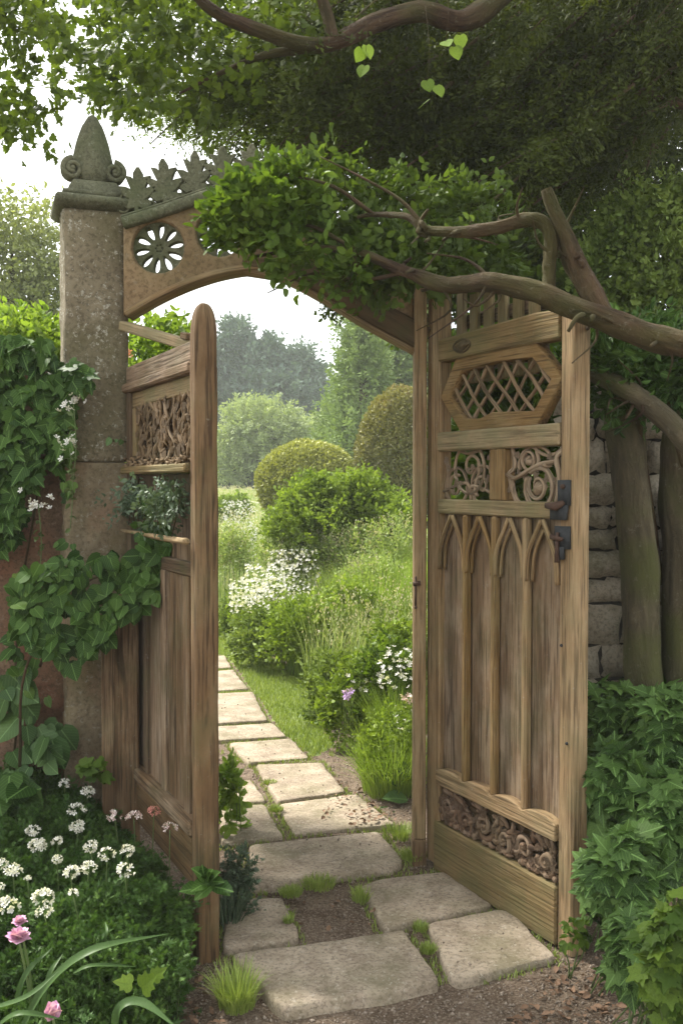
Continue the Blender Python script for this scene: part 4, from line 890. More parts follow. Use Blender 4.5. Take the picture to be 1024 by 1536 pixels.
# ------------------------------------------------------------------ meadow and lawn
gx = R.random(90000) * 16 - 6; gy = 7.0 + 30 * R.random(90000) ** 1.7
ok = ~((gx < -.25 - .55 * 0) & (gy < 10.8) & (gx > -3.2)) & (gx > -.55 * gy + 1) | (gy > 12)
ok &= (np.abs(gx) < gy * .5 + 1)
gx, gy = gx[ok], gy[ok]; m = MB(); hh = (.28 + .30 * R.random(len(gx))) * (1 + .25 * fbm(gx * .8, gy * .8)); hh = hh * (1 - .6 * smooth(16, 26, gy))
blades(m, np.stack([gx, gy, GH(gx, gy)], -1), R.random(len(gx)) * 6.28, .15 + .5 * R.random(len(gx)), hh, .008 + .012 * smooth(8, 20, gy), seg=3)
n_ = 26000; lx = -6 + 4.1 * R.random(n_); ly = 5. + 9 * R.random(n_); blades(m, np.stack([lx, ly, GH(lx, ly)], -1), R.random(n_) * 6.28, .15 + .5 * R.random(n_), .25 + .3 * R.random(n_), .009, seg=3)
tag(m.build('meadow_grass', M['meadow']), 'tall pale meadow grass beyond the border', None, None, 'stuff')
k_ = R.random(len(gx)) < .3; sx_, sy_, sh = gx[k_], gy[k_], hh[k_]; m = MB(); p0_ = np.stack([sx_, sy_, GH(sx_, sy_) + sh * (.85 + .3 * R.random(len(sh)))], -1)
p0_ = np.repeat(p0_, 5, 0) + R.normal(size=(len(p0_) * 5, 3)) * (.02, .02, .035)
leaves(m, T_DIA, p0_, np.array((0, 0, 1)) + R.normal(size=p0_.shape) * .5, R.normal(size=p0_.shape), .022 + .018 * smooth(8, 25, p0_[:, 1]))
tag(m.build('seed_heads', M['seed']), 'pale seed heads over the meadow grass', None, None, 'stuff')
# lawn strip
n = 60000; lo_, hi_ = LAWN.min(0), LAWN.max(0); q = lo_ + (hi_ - lo_) * R.random((n, 2)); q = q[inpoly(q[:, 0], q[:, 1], LAWN) | ((fbm(q[:, 0] * 6, q[:, 1] * 6) > .9) & (q[:, 1] < 6))]; q = q[~on_slab(q[:, 0], q[:, 1])]
m = MB(); blades(m, np.c_[q, GH(q[:, 0], q[:, 1])], R.random(len(q)) * 6.28, .3 + .6 * R.random(len(q)), .018 + .022 * R.random(len(q)), .005, seg=2)
tag(m.build('lawn_grass', M['turf']), 'short turf beside the slabs', None, None, 'stuff')
# thin grass and moss between slabs
n = 150000; q = np.stack([-1.5 + 2.2 * R.random(n), 2.9 + 6 * R.random(n)], -1); q = q[~on_slab(q[:, 0], q[:, 1])]
jt = np.zeros(len(q), bool)
for pl in slab_xy:
    c = pl.mean(0); jt |= inpoly(q[:, 0], q[:, 1], c + (pl - c) * 1.13)
q = q[jt & (fbm(q[:, 0] * 7, q[:, 1] * 7) > -.75)]
m = MB(); blades(m, np.c_[q, GH(q[:, 0], q[:, 1])], R.random(len(q)) * 6.28, .4 + .9 * R.random(len(q)), .010 + .018 * R.random(len(q)), .004, seg=2)
tag(m.build('joint_moss', M['turf']), 'moss and fine grass in the joints of the path', None, None, 'stuff')

# gravel, grit and dead leaves
ico = np.array([(1, 0, 0), (-1, 0, 0), (0, 1, 0), (0, -1, 0), (0, 0, 1), (0, 0, -1)], float) ; icf = np.array([(0, 2, 4), (2, 1, 4), (1, 3, 4), (3, 0, 4), (2, 0, 5), (1, 2, 5), (3, 1, 5), (0, 3, 5)])
n = 26000; q = np.stack([-1.0 + 2.4 * R.random(n), 2.15 + 4.4 * R.random(n) ** 1.5], -1); q = q[(~on_slab(q[:, 0], q[:, 1])) | (R.random(len(q)) < .05 + .35 * smooth(-.25, .25, q[:, 0]) * (q[:, 1] > 3.9))]
q = q[~inpoly(q[:, 0], q[:, 1], LAWN)]; N = len(q); zz = GH(q[:, 0], q[:, 1]) + .002 + .036 * on_slab(q[:, 0], q[:, 1]); sz = .0022 + .0045 * R.random(N) ** 3
V = np.c_[q, zz][:, None] + ico[None] * sz[:, None, None] * (.6 + .8 * R.random((N, 6, 1))); m = MB(); m.add(V.reshape(-1, 3), [(icf[None] + (np.arange(N) * 6)[:, None, None]).reshape(-1, 3)], None, np.repeat(R.random(N), 6))
tag(m.build('gravel', M['pebble']), 'loose brown grit and gravel round the slabs', None, None, 'stuff')
q = samp([(820, 1440), (890, 1430), (960, 1536), (760, 1536)], 110); q = np.vstack([q, samp([(430, 1340), (560, 1340), (570, 1390), (450, 1400)], 12), samp([(450, 1260), (590, 1200), (620, 1250)], 24), samp([(500, 1150), (610, 1245), (480, 1235)], 60), samp([(260, 1480), (330, 1440), (330, 1536), (260, 1536)], 40)])
p = np.array([G(a, b_, .012) for a, b_ in q]); p[:, 2] = np.maximum(GH(p[:, 0], p[:, 1]), .026 * on_slab(p[:, 0], p[:, 1])) + .008; m = MB(); leaves(m, T_OVAL, p, rdir(len(p)) * (1, 1, .2), np.array((0, 0, 1)) + R.normal(size=p.shape) * .4, .012 + .022 * R.random(len(p)))
tag(m.build('leaf_litter', M['litter']), 'brown dead leaves on the soil', None, None, 'stuff')

# ------------------------------------------------------------------ border to the right of the path
def plant(name, label, base, mat, parts, group=None, cat='plant'):
    """parts: list of (child name, MB builder function, material)"""
    e = empty(name, tuple(base)); tag(e, label, cat, group)
    for nm, fn, mt in parts:
        m = MB(); fn(m); m.build(nm, mt, e, loc=base).location = (0, 0, 0)
    return e
def mound(px, py, rx, ry, Y, tmpl, n, nl, ln, sz, bias=(0, 0, .5), sp=.6, dr=0., lo=.45, rd=1.):
    def f(m):
        q, d = clump_pts(px, py, rx, ry, Y, n, rd, lo, -.7); q[:, 2] = np.maximum(q[:, 2], GH(q[:, 0], q[:, 1]) + .01); sprays(m, tmpl, q, d + np.asarray(bias), nl, ln, sz, sp, dr)
    return f
def tuft(base, r, n, h, wd, lean=.8):
    def f(m):
        a = R.random(n) * 6.28; rr = r * np.sqrt(R.random(n)); bx = base[0] + rr * np.cos(a); by = base[1] + rr * np.sin(a)
        blades(m, np.stack([bx, by, np.full(n, base[2])], -1), a + R.normal(size=n) * .5, lean * (.2 + .9 * R.random(n)), h * (.55 + .6 * R.random(n)), wd, seg=5)
    return f
def florets(px, py, rx, ry, Y, n, sz=.022, stems=True, up=.3):
    def f(m):
        c = P(px, py, Y); q = c + (R.random((n, 3)) - .5) * 2 * np.array((rx, rx * .8, ry)) / F * Y
        fl(m, q, sz)
    return f
def fl(m, q, sz, k=5):
    d = nrmz(np.array((0, -.5, .7)) + R.normal(size=q.shape) * .5); s1 = nrmz(np.cross(d, R.normal(size=q.shape))); s2 = np.cross(d, s1)
    for j in range(k):
        a = 2 * math.pi * j / k; leaves(m, T_PETAL, q, s1 * math.cos(a) + s2 * math.sin(a) + d * .25, d, sz, wscale=1.1)
def stemf(px, py0, py1, rx, Y, n, r=.002):
    def f(m):
        for k in range(n):
            a = px + (R.random() - .5) * 2 * rx; t_ = P(a, py0, Y + R.normal() * .1); b_ = P(a + R.normal() * 6, py1, Y); b_[2] = float(GH(b_[0], b_[1])); add_tube(m, smooth_path([b_, (b_ + t_) / 2 + R.normal(size=3) * .01, t_], 3), r, 4)
    return f
Yp = G(575, 1195)[1]; b = gz(G(590, 1190)); plant('sedge', 'fountain of lime-green grass at the front of the border by the gate post', b, None, [('blades', tuft(b, .15, 700, .36, .004, 1.2), M['grass']), ('foliage', mound(585, 1130, 40, 56, b[1] + .05, T_OVAL, 260, 9, .10, .022, (0, -.1, .7)), M['bush'])])
b = gz(G(590, 1160)); plant('sedge', 'shorter grassy tuft tucked behind the lime-green fountain grass', b, None, [('blades', tuft(b + (.05, .2, 0), .10, 1200, .42, .005, .7), M['grass'])])
for (px, py, rx, ry, Y, mt, lab) in [
        (530, 1065, 44, 66, 5.6, 'bush', 'leafy border plant with the single violet bloom'), (585, 1040, 50, 70, 5.5, 'fresh', 'white-starred leafy border plant just left of the gate post'),
        (500, 1040, 36, 52, 6.2, 'laurel', 'grey-green leafy plant bulging over the soil strip'), (600, 990, 46, 60, 6.2, 'bush', 'taller leafy plant with white stars behind the violet bloom')]:
    b = gz(P(px, 1150, Y)); plant('border_plant', lab, b, None, [('foliage', mound(px, py, rx, ry, Y, T_OVAL, 420, 9, .10, .030, (0, -.1, .6)), M[mt]), ('stem', stemf(px, py, py + ry, rx * .5, Y, 7), M['stem'])])
for k, (px, py, rx, ry, Y, n, mt, lab) in enumerate([(592, 1000, 26, 30, 5.2, 46, 'white', 'cluster of white star flowers midway up the border by the gate post'), (545, 1018, 26, 16, 5.4, 16, 'white', 'few white star flowers above the violet bloom'), (606, 1080, 14, 20, 5.0, 14, 'white', 'white flowers lowest against the gate post'), (522, 1042, 6, 6, 5.1, 9, 'lilac', 'single violet flower head in the border'), (612, 1047, 10, 7, 4.95, 12, 'pinkish', 'pale mauve flower head touching the gate post'), (445, 918, 18, 5, 8.2, 12, 'white', 'two small white blooms above the dark green mound')]):
    b = gz(P(px, py + 100, Y)); b[2] = P(px, py, Y)[2] - .2; plant('star_flower', lab, b, None, [('petals', florets(px, py, rx, ry, Y, n, .016 if n > 9 else .022), M[mt]), ('stem', lambda m, px=px, py=py, Y=Y: [add_tube(m, smooth_path([P(px + j * 4, py + 60, Y + .1), P(px + j * 3, py + 25, Y + .05), P(px + j * 5, py, Y)], 3), .0018, 4) for j in range(-2, 3)], M['stem'])], None, 'flower')
# grassy mounds further up
for (px, py, r_, n, h, mt, lab) in [(470, 1000, .20, 1800, .55, 'grass', 'arching grass in the dark green mound beside the lawn'), (560, 975, .30, 2400, .75, 'grass', 'tall bright grass in the middle of the border'), (610, 960, .30, 2400, .85, 'grass', 'tall bright grass leaning behind the gate post'), (520, 950, .3, 1500, .7, 'meadow', 'pale tall grass above the middle of the border'), (590, 905, .4, 2200, .75, 'meadow', 'pale hazy grass highest against the gate post')]:
    b = gz(G(px, py + 10)) if h < .95 else gz(P(px, 860, 9.2 + .4 * R.random())); plant('tall_grass', lab, b, None, [('blades', tuft(b, r_, n, h, .0055, .5), M[mt])])
for (px, py, rx, ry, Y, mt, lab) in [(400, 962, 46, 34, 8.0, 'laurel', 'small-leaved grey-green mound beside the lawn'), (455, 950, 52, 46, 7.6, 'bush', 'darker leafy mound with arching grass beside the lawn'), (360, 935, 26, 26, 9.6, 'laurel', 'low grey-green mound nearest the round-topped post'), (520, 930, 50, 46, 8.0, 'bush', 'green border plant behind the lawn mounds'), (420, 915, 50, 30, 9.4, 'bush', 'yellow-green mound under the white flower drift')]:
    b = gz(P(px, 1000, Y)); plant('border_plant', lab, b, None, [('foliage', mound(px, py, rx, ry, Y, T_OVAL, 480, 9, .13, .036, (0, -.1, .5)), M[mt]), ('stem', stemf(px, py, py + ry, rx * .5, Y, 6, .003), M['stem'])])
for k, (px, py, rx, ry, Y, n, lab) in enumerate([(372, 893, 28, 26, 9.2, 110, 'white flower drift nearest the round-topped post'), (405, 880, 36, 34, 9.4, 170, 'white flower drift just right of the nearest one'), (440, 862, 40, 38, 9.8, 190, 'dense white flowers in the middle of the drift'), (468, 845, 34, 34, 10.2, 130, 'upper end of the white flower drift below the green bush'), (360, 800, 26, 50, 13, 240, 'thin pinkish-white flowers near the far lawn'), (585, 830, 40, 34, 11, 200, 'sparse white flowers in tall grass by the gate post'), (425, 900, 50, 22, 9.0, 90, 'scattered white flowers below the drift')]):
    b = gz(P(px, py + 60, Y)); plant('flower_drift', lab, b, None, [('petals', florets(px, py, rx, ry, Y - .25, int(n * 2.3), .0165), M['white']), ('stem', stemf(px, py, py + 60, rx, Y, 16, .0025), M['stem']), ('foliage', mound(px, py + 30, rx, ry + 10, Y, T_OVAL, 110, 8, .12, .03, (0, 0, .9)), M['bush'])], None, 'flowers')
b = gz(G(600, 1215)); plant('broad_leaved_plant', 'low plant with a few broad pale leaves at the foot of the gate post', b, None, [('leaf', lambda m: leaves(m, T_OVAL, np.array([P(612, 1200, 4.55), P(600, 1180, 4.6), P(590, 1215, 4.5), P(618, 1165, 4.6), P(608, 1225, 4.45)]), np.array([(-.8, -.3, .2), (-.6, -.2, .5), (-.8, -.5, -.1), (-.7, 0, .5), (-.5, -.5, .1)]), np.array([(0, -.5, 1)] * 5), [.13, .11, .10, .12, .10], [.9, .5, .8, .3, .6], 1.2), M['ivy_big'])])
b = gz(G(520, 1075)); plant('hosta_leaf_plant', 'single pointed blue-grey leaf jutting from the border above the soil strip', b, None, [('leaf', lambda m: leaves(m, T_OVAL, np.array([P(512, 1060, 5.6), P(520, 1072, 5.6)]), np.array([(-.4, -.3, -.5), (.3, -.5, -.3)]), np.array([(0, -1, .6)] * 2), [.15, .12], [.95, .6], 1.), M['ivy_big'])])
for (px, py, rx, ry, Y, lab) in [(425, 848, 34, 30, 9.9, 'pale twiggy plant rising left of centre below the green bush'), (480, 846, 36, 34, 9.8, 'pale twiggy plant directly below the middle of the green bush'), (535, 842, 36, 40, 9.6, 'pale twiggy plant below the right half of the green bush'), (590, 836, 38, 48, 9.4, 'pale twiggy plant reaching highest beside the gate post'), (560, 880, 50, 34, 8.9, 'low pale twiggy plant in front of the highest one'), (345, 840, 26, 40, 10.5, 'pale twiggy plant half hidden by the round-topped post')]:
    b = gz(P(px, 900, Y)); plant('wild_plant', lab, b, None, [('foliage', mound(px, py, rx, ry, Y, T_OVAL, 330, 9, .17, .030, (0, 0, 1.3), .45, 0, .3), M['meadow']), ('seed_heads', mound(px, py - 6, rx, ry, Y, T_DIA, 130, 7, .12, .022, (0, 0, 1.5), .4, 0, .7), M['seed']), ('stem', stemf(px, py, py + ry + 20, rx, Y, 10, .003), M['stem'])])
# lime plant behind the post and silvery tufts
b = gz(G(352, 1262)); plant('lime_leaved_plant', 'bright lime-green leafy plant peeping from behind the round-topped post', b, None,
    [('foliage', mound(336, 1200, 18, 56, 4.15, T_OVAL, 80, 7, .05, .040, (.15, -.2, .3), .6), M['lime']), ('stem', stemf(350, 1180, 1250, 10, 4.15, 5), M['stem'])])
b = gz(G(350, 1400)); plant('silvery_tuft', 'silvery fern-like tuft at the foot of the round-topped post', b, None, [('foliage', mound(352, 1335, 16, 62, 3.35, T_CUT, 110, 7, .06, .024, (.2, -.1, .5)), M['rosemary']), ('blades', tuft(gz(G(345, 1390)), .04, 120, .16, .005, .8), M['rosemary'])])
for (px, py, r_, n, h, lab) in [(355, 1515, .05, 420, .12, 'grass tuft at the front left corner of the widest slab'), (478, 1340, .06, 330, .035, 'moss strip along the edge below the threshold slab'), (540, 1362, .03, 130, .05, 'sprout in the bare gravel patch between the slabs'), (432, 1394, .015, 90, .03, 'tiny tuft growing on the small slab by the post'), (630, 1402, .022, 160, .03, 'moss in the joint between the two front slabs'), (642, 1435, .022, 200, .03, 'larger moss cushion at the outer end of the front joint'),
                               (600, 1262, .07, 420, .05, 'grass patch between threshold slab and gate post foot'), (620, 1300, .05, 360, .035, 'moss patch against the foot of the slim gate post'), (436, 1352, .04, 260, .03, 'moss at the inner corner of the gravel patch'), (415, 1225, .03, 200, .025, 'moss in the lengthwise joint further up the path'), (405, 1180, .03, 200, .025, 'moss where the path joint meets the narrow slab')]:
    b = gz(G(px, py)); plant('grass_tuft', lab, b, None, [('blades', tuft(b + (0, 0, .02), r_, n, h, .0035, 1.), M['turf'])], 'tufts and moss along the path', 'grass tuft')

# ------------------------------------------------------------------ left bed
def bed_edge(y): return np.interp(y, [1.8, 2.3, 2.7, 3.05, 3.12, 3.83, 4.0], [-.62, -.52, -.45, -.47, -.53, -.90, -.98])
def bed_top(x, y): return .30 + .05 * fbm(x * 6, y * 6, 0, 2) - .14 * smooth(.22, 0., bed_edge(y) - x) - .08 * smooth(2.6, 2.2, y)
cents = [(-.62, 2.42), (-.62, 2.85), (-.95, 2.35), (-1.0, 2.75), (-.72, 3.2), (-1.05, 3.15), (-1.35, 2.9), (-1.0, 3.6), (-1.4, 3.5)]
labs = ['feathery green mound in the bottom left foreground by the bare soil', 'feathery green mound touching the foot of the round-topped post', 'feathery green mound under the pink bud, in the near corner', 'feathery foliage around the pink peony and big white heads', 'feathery mound under the coral flower by the left gate bottom rail', 'feathery foliage under the central group of white heads', 'feathery foliage at the left edge of the bed', 'feathery foliage against the short timber post', 'feathery foliage at the base of the rendered wall']
n = 7600; x_ = -1.9 + 1.5 * R.random(n * 2); y_ = 1.95 + 1.95 * R.random(n * 2); k_ = (x_ < bed_edge(y_)) & (x_ > -.40 * y_ - .1); x_, y_ = x_[k_][:n], y_[k_][:n]
own = np.argmin([(x_ - c[0]) ** 2 + (y_ - c[1]) ** 2 + .02 * fbm(x_ * 9 + i_, y_ * 9) for i_, c in enumerate(cents)], 0)
for i_, c in enumerate(cents):
    k_ = own == i_; px_, py_ = x_[k_], y_[k_]
    if len(px_) < 5: continue
    g0 = GH(px_, py_); top_ = bed_top(px_, py_); zz = np.maximum(g0 + .02, top_ - .09 * R.random(len(px_)) ** 2)
    b = gz(c); e = empty('feathery_plant', tuple(b)); tag(e, labs[i_], 'plant', 'feathery mounds filling the left bed')
    m = MB(); sprays(m, T_CUT, np.stack([px_, py_, zz], -1), np.array((0, -.25, .55)), 13, .055, .020, .8, 0, .4); 
    # undergrowth
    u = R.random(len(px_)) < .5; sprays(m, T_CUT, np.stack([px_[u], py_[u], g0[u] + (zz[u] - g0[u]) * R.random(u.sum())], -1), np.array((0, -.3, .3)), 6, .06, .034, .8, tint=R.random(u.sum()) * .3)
    m.build('foliage', M['feather'], e, loc=b).location = (0, 0, 0)
    m = MB()
    for j in range(0, len(px_), 22): add_tube(m, [(px_[j], py_[j], g0[j]), (px_[j] + .01, py_[j], zz[j])], .002, 4)
    m.build('stem', M['stem'], e, loc=b).location = (0, 0, 0)
def flower_head(px, py, dpx, z, mat, label, name='candytuft_flower'):
    c = G(px, py, z); d = dpx / F * c[1]; base = np.array((c[0] + R.normal() * .02, c[1] + .03, float(GH(c[0], c[1])))); e = empty(name, tuple(base)); tag(e, label, 'flower', 'round flower heads over the left bed')
    m = MB(); n_ = int(16 + 16 * R.random()); tl = R.normal(size=3) * .35; dd = rdir(n_ * 3, tl * 0); dd = dd[dd @ nrmz(np.array((0, -.35, 1)) + tl) > -.1][:n_]; q = c + dd * (d * .40, d * .40, d * .28) * (.75 + .4 * R.random((len(dd), 1)))
    s1 = nrmz(np.cross(dd, R.normal(size=q.shape))); s2 = np.cross(dd, s1)
    for j in range(4):
        a = math.pi / 2 * j + .3; leaves(m, T_PETAL, q, s1 * math.cos(a) * (1.3 if j < 2 else .8) + s2 * math.sin(a) + dd * .5, dd, d * .19, wscale=1.15)
    m.build('petals', mat, e, loc=base).location = (0, 0, 0)
    m = MB(); leaves(m, T_DIA, c + dd * d * .22, dd + R.normal(size=dd.shape) * .4, rdir(len(dd)), d * .2); add_tube(m, smooth_path([base, (base + c) / 2 + R.normal(size=3) * .006, c - (0, 0, d * .1)], 5), [.0022, .0018], 5)
    m.build('stem', M['stem'], e, loc=base).location = (0, 0, 0)
for (px, py, s_, mt, lab) in [
    (97, 1176, 20, 'white', 'small white head highest in the bed, near the wall foot'), (131, 1189, 24, 'white', 'round white head just below the wall, right of the highest one'), (115, 1216, 28, 'white', 'white head with a rusty eye, upper of a vertical pair'), (117, 1240, 24, 'white', 'white head on a visible dark stem, lower of a vertical pair'),
    (172, 1223, 22, 'pinkish', 'pink-tinged head left of the wider pink-tinged one'), (201, 1226, 25, 'pinkish', 'wider pink-tinged head next to the coral flower'), (231, 1217, 21, 'coral', 'coral-pink flower against the gate bottom rail'), (255, 1243, 24, 'pinkish', 'dusty pink round head alone in front of the gate bottom rail'),
    (87, 1262, 19, 'white', 'small white head left of centre below the vertical pair'), (56, 1268, 28, 'white', 'loose white head beside the left airy spray'), (136, 1270, 24, 'white', 'white head upper left of the central four'), (161, 1281, 26, 'white', 'white head in the middle of the central group'), (191, 1276, 22, 'white', 'white head upper right of the central group'),
    (86, 1289, 17, 'white', 'half-open white bud-like head at centre left'), (20, 1307, 28, 'white', 'round white head with an orange eye at the left edge'), (3, 1296, 22, 'white', 'white head cut by the left picture edge, above the orange-eyed one'), (107, 1308, 26, 'white', 'white head with a yellowish eye, lower left of the central group'), (134, 1301, 25, 'white', 'white head touching the lower centre of the group'), (188, 1305, 30, 'white', 'largest white head at the right end of the group'),
    (110, 1341, 19, 'white', 'small white head alone below the group'), (65, 1347, 34, 'white', 'tall loose white head with a pink eye, above the peony'), (67, 1368, 26, 'white', 'ragged white head directly below the tall loose one'), (12, 1360, 36, 'white', 'widest white head with a tan centre above the pink peony'), (4, 1195, 16, 'coral', 'pale orange head at the left picture edge by the wall'), (50, 1246, 22, 'white', 'airy white spray among light green tips'), (42, 1318, 12, 'white', 'tiny white head between the orange-eyed and tall loose heads'), (2, 1330, 14, 'white', 'small white head cut by the picture edge above the widest head')]:
    flower_head(px, py, s_, .37 + .02 * R.random(), M[mt], lab)
def peony(px, py, dpx, Y, label, bud=False):
    c = P(px, py, Y); d = dpx / F * Y; base = np.array((c[0] + .02, Y + .04, float(GH(c[0], Y)))); e = empty('peony_flower', tuple(base)); tag(e, label, 'flower')
    m = MB()
    for ring, (n_, tilt, s_) in enumerate([(7, 1.25, .62), (8, .8, .6), (7, .45, .55), (5, .2, .5)] if not bud else [(5, .35, .9), (5, .15, .85)]):
        a = np.arange(n_) * 2 * math.pi / n_ + ring * .5 + R.normal(size=n_) * .15; fw = np.stack([np.cos(a) * math.sin(tilt), np.sin(a) * math.sin(tilt), np.full(n_, math.cos(tilt))], -1); up = np.stack([-np.cos(a), -np.sin(a), np.full(n_, .5)], -1)
        leaves(m, T_ROUND, c + fw * d * .08 - (0, 0, d * .2), fw + R.normal(size=fw.shape) * .12, up, d * s_, wscale=1.2)
    m.build('petals', M['pink'], e, loc=base).location = (0, 0, 0)
    m = MB(); add_tube(m, smooth_path([base, (base + c) / 2 + (.01, 0, 0), c - (0, 0, d * .15)], 5), [.004, .003], 6); leaves(m, T_OVAL, [c - (0, 0, d * .3)] * 5, [(math.cos(t), math.sin(t), .6) for t in range(5)], [(0, 0, 1)] * 5, d * .4)
    m.build('stem', M['stem'], e, loc=base).location = (0, 0, 0)
peony(28, 1402, 32, 2.32, 'open pink peony at the lower left edge'); peony(30, 1380, 20, 2.36, 'small pink bloom just above the open peony'); peony(79, 1520, 25, 2.12, 'closed pink bud at the bottom edge of the picture', True)
# strap leaves
def strap(paths, label, cat='plant'):
    b = np.array(paths[0][0]); b[2] = float(GH(b[0], b[1])); e = empty('strap_leaved_plant', tuple(b)); tag(e, label, cat)
    for pth, wd_ in [(p[:-1], p[-1]) for p in paths]:
        q = smooth_path(pth, 8); n_ = len(q); t = np.linspace(0, 1, n_); T = nrmz(np.gradient(q, axis=0)); sd = nrmz(np.cross(T, (0, -.6, 1))); w_ = wd_ * np.minimum(1, 3 * (1 - t) + .03) * np.minimum(1, .5 + 2 * t)
        up = np.cross(sd, T); V = np.stack([q - sd * w_[:, None] + up * w_[:, None] * .4, q, q + sd * w_[:, None] + up * w_[:, None] * .4], 1).reshape(-1, 3); i_ = np.arange(n_ - 1) * 3
        m = MB(); m.add(V, [np.concatenate([np.stack([i_, i_ + 1, i_ + 4, i_ + 3], -1), np.stack([i_ + 1, i_ + 2, i_ + 5, i_ + 4], -1)])], None, R.random() * .6 + .3); m.build('leaf', M['strap'], e, True, loc=b).location = (0, 0, 0)
strap([[P(25, 1560, 2.2), P(70, 1480, 2.2), P(140, 1425, 2.2), P(255, 1400, 2.3), .010], [P(-20, 1515, 2.15), P(40, 1495, 2.12), P(90, 1455, 2.15), .006], [P(-10, 1545, 2.1), P(30, 1520, 2.08), P(100, 1530, 2.1), .006], [P(20, 1560, 2.3), P(35, 1470, 2.3), P(80, 1420, 2.35), .007], [P(60, 1560, 2.3), P(72, 1470, 2.3), P(95, 1430, 2.35), .006]], 'plant with long arching strap leaves sweeping across the near left corner')
strap([[P(170, 1560, 2.1), P(180, 1512, 2.1), P(215, 1505, 2.1), P(270, 1545, 2.05), .010], [P(110, 1460, 2.4), P(140, 1448, 2.4), P(205, 1450, 2.45), .005], [P(140, 1440, 2.55), P(155, 1405, 2.55), P(172, 1392, 2.6), .005], [P(150, 1430, 2.55), P(160, 1400, 2.55), P(158, 1382, 2.6), .004]], 'plant with one broad strap leaf curving down at the bottom edge')
b = gz(G(312, 1345, .2)); plant('broad_leaved_plant', 'small dark whorl of pointed leaves against the foot of the round-topped post', b, None, [('leaf', lambda m: leaves(m, T_OVAL, np.repeat([P(312, 1325, 2.98)], 13, 0) + R.normal(size=(13, 3)) * .008, np.array([(math.cos(t), -.5, .25 + .8 * math.sin(t * 1.7)) for t in np.linspace(0, 6.2, 13)]), np.array([(0, -.7, 1)] * 13), .05 + .03 * R.random(13), None, 1.1), M['ivy'])])
b = gz(G(190, 1500, .2)); plant('broad_leaved_plant', 'yellow-green lobed leaf in the lower part of the left bed', b, None, [('leaf', lambda m: leaves(m, T_IVY, np.array([P(215, 1480, 2.4), P(195, 1475, 2.42), P(232, 1465, 2.42)]), np.array([(.4, -.2, .5), (-.7, -.2, .2), (.6, 0, .5)]), np.array([(0, -.8, .6)] * 3), [.06, .045, .04]), M['fresh'])])
b = gz(P(20, 1200, 3.55)); plant('broad_leaved_plant', 'large-leaved dark plant in the shade at the far left foot of the wall', b, None, [('leaf', lambda m: leaves(m, T_ROUND, PP(samp([(-10, 1160), (40, 1165), (45, 1200), (-10, 1230)], 26), 3.5 + .1 * R.random(26)), np.array((0, -.5, -.4)) + R.normal(size=(26, 3)) * .5, np.array((0, -.6, 1)) + R.normal(size=(26, 3)) * .2, .11, None), M['ivy'])])
b = gz(P(130, 1165, 3.6)); plant('broad_leaved_plant', 'fresh green sprig beside the short timber post at the wall foot', b, None, [('leaf', lambda m: leaves(m, T_IVY, PP(samp([(122, 1140), (155, 1142), (158, 1168), (125, 1168)], 22), 3.55 + .1 * R.random(22)), np.array((0, -.5, -.2)) + R.normal(size=(22, 3)) * .5, np.array((0, -.9, .6)) + R.normal(size=(22, 3)) * .2, .05, None), M['fresh'])])

# ------------------------------------------------------------------ ivy on the wall, pillar and left gate
def ivy(name, label, polys, Yf, mat, size, vines, cat='ivy'):
    b = PP(np.array([polys[0][0][0]], float), Yf)[0]; b = np.array((b[0], b[1], 0.)); e = empty(name, tuple(b)); tag(e, label, cat); m = MB()
    for poly, n_, Y_ in polys:
        q = samp(poly, n_, .8, R.random() * 9); p = PP(q, Y_ + (.10 * R.random(n_) - .08)); ti = R.random(n_)
        leaves(m, mat[1], p, np.array((0, -.35, -.9)) + R.normal(size=(n_, 3)) * (.7, .25, .45), np.array((0, -1, .45)) + R.normal(size=(n_, 3)) * .45, size * (.35 + .85 * R.random(n_)), ti)
    m.build('leaves', mat[0], e, loc=b).location = (0, 0, 0)
    m = MB()
    for v_, Y_ in vines: add_tube(m, smooth_path(PP(np.array(v_, float), Y_), 5), [.006, .003], 5, rough=.1)
    m.build('stem', M['bark'], e, loc=b).location = (0, 0, 0); return e
ivy('ivy', 'dark glossy ivy hanging over the rendered wall left of the pillar', [([(-40, 500), (60, 510), (118, 535), (125, 575), (105, 640), (110, 690), (60, 700), (30, 790), (-40, 800)], 950, 3.80), ([(95, 540), (135, 550), (148, 575), (130, 590), (100, 585)], 26, 3.72), ([(85, 700), (110, 700), (115, 760), (90, 750)], 8, 3.82), ([(-40, 760), (20, 770), (30, 820), (-40, 830)], 30, 3.82)], 3.85, (M['ivy'], T_IVY), .070,
    [([(20, 1100), (30, 900), (60, 700), (40, 520)], 3.86), ([(100, 900), (104, 700), (90, 560)], 3.86)])
ivy('ivy', 'band of heart-leaved ivy crossing from the wall over pillar foot to the left gate', [([(10, 880), (30, 850), (100, 840), (200, 830), (225, 800), (262, 790), (290, 830), (262, 870), (235, 905), (180, 920), (160, 960), (110, 1000), (30, 960)], 820, 3.50), ([(5, 930), (60, 960), (50, 1040), (15, 1060)], 34, 3.75), ([(190, 800), (215, 740), (235, 745), (240, 800), (215, 830)], 16, 3.48), ([(85, 810), (125, 815), (120, 850), (80, 850)], 14, 3.7)], 3.6, (M['ivy'], T_ROUND), .055,
    [([(30, 1150), (40, 1000), (120, 880), (220, 850), (280, 830)], 3.62), ([(60, 1000), (100, 900)], 3.7)])
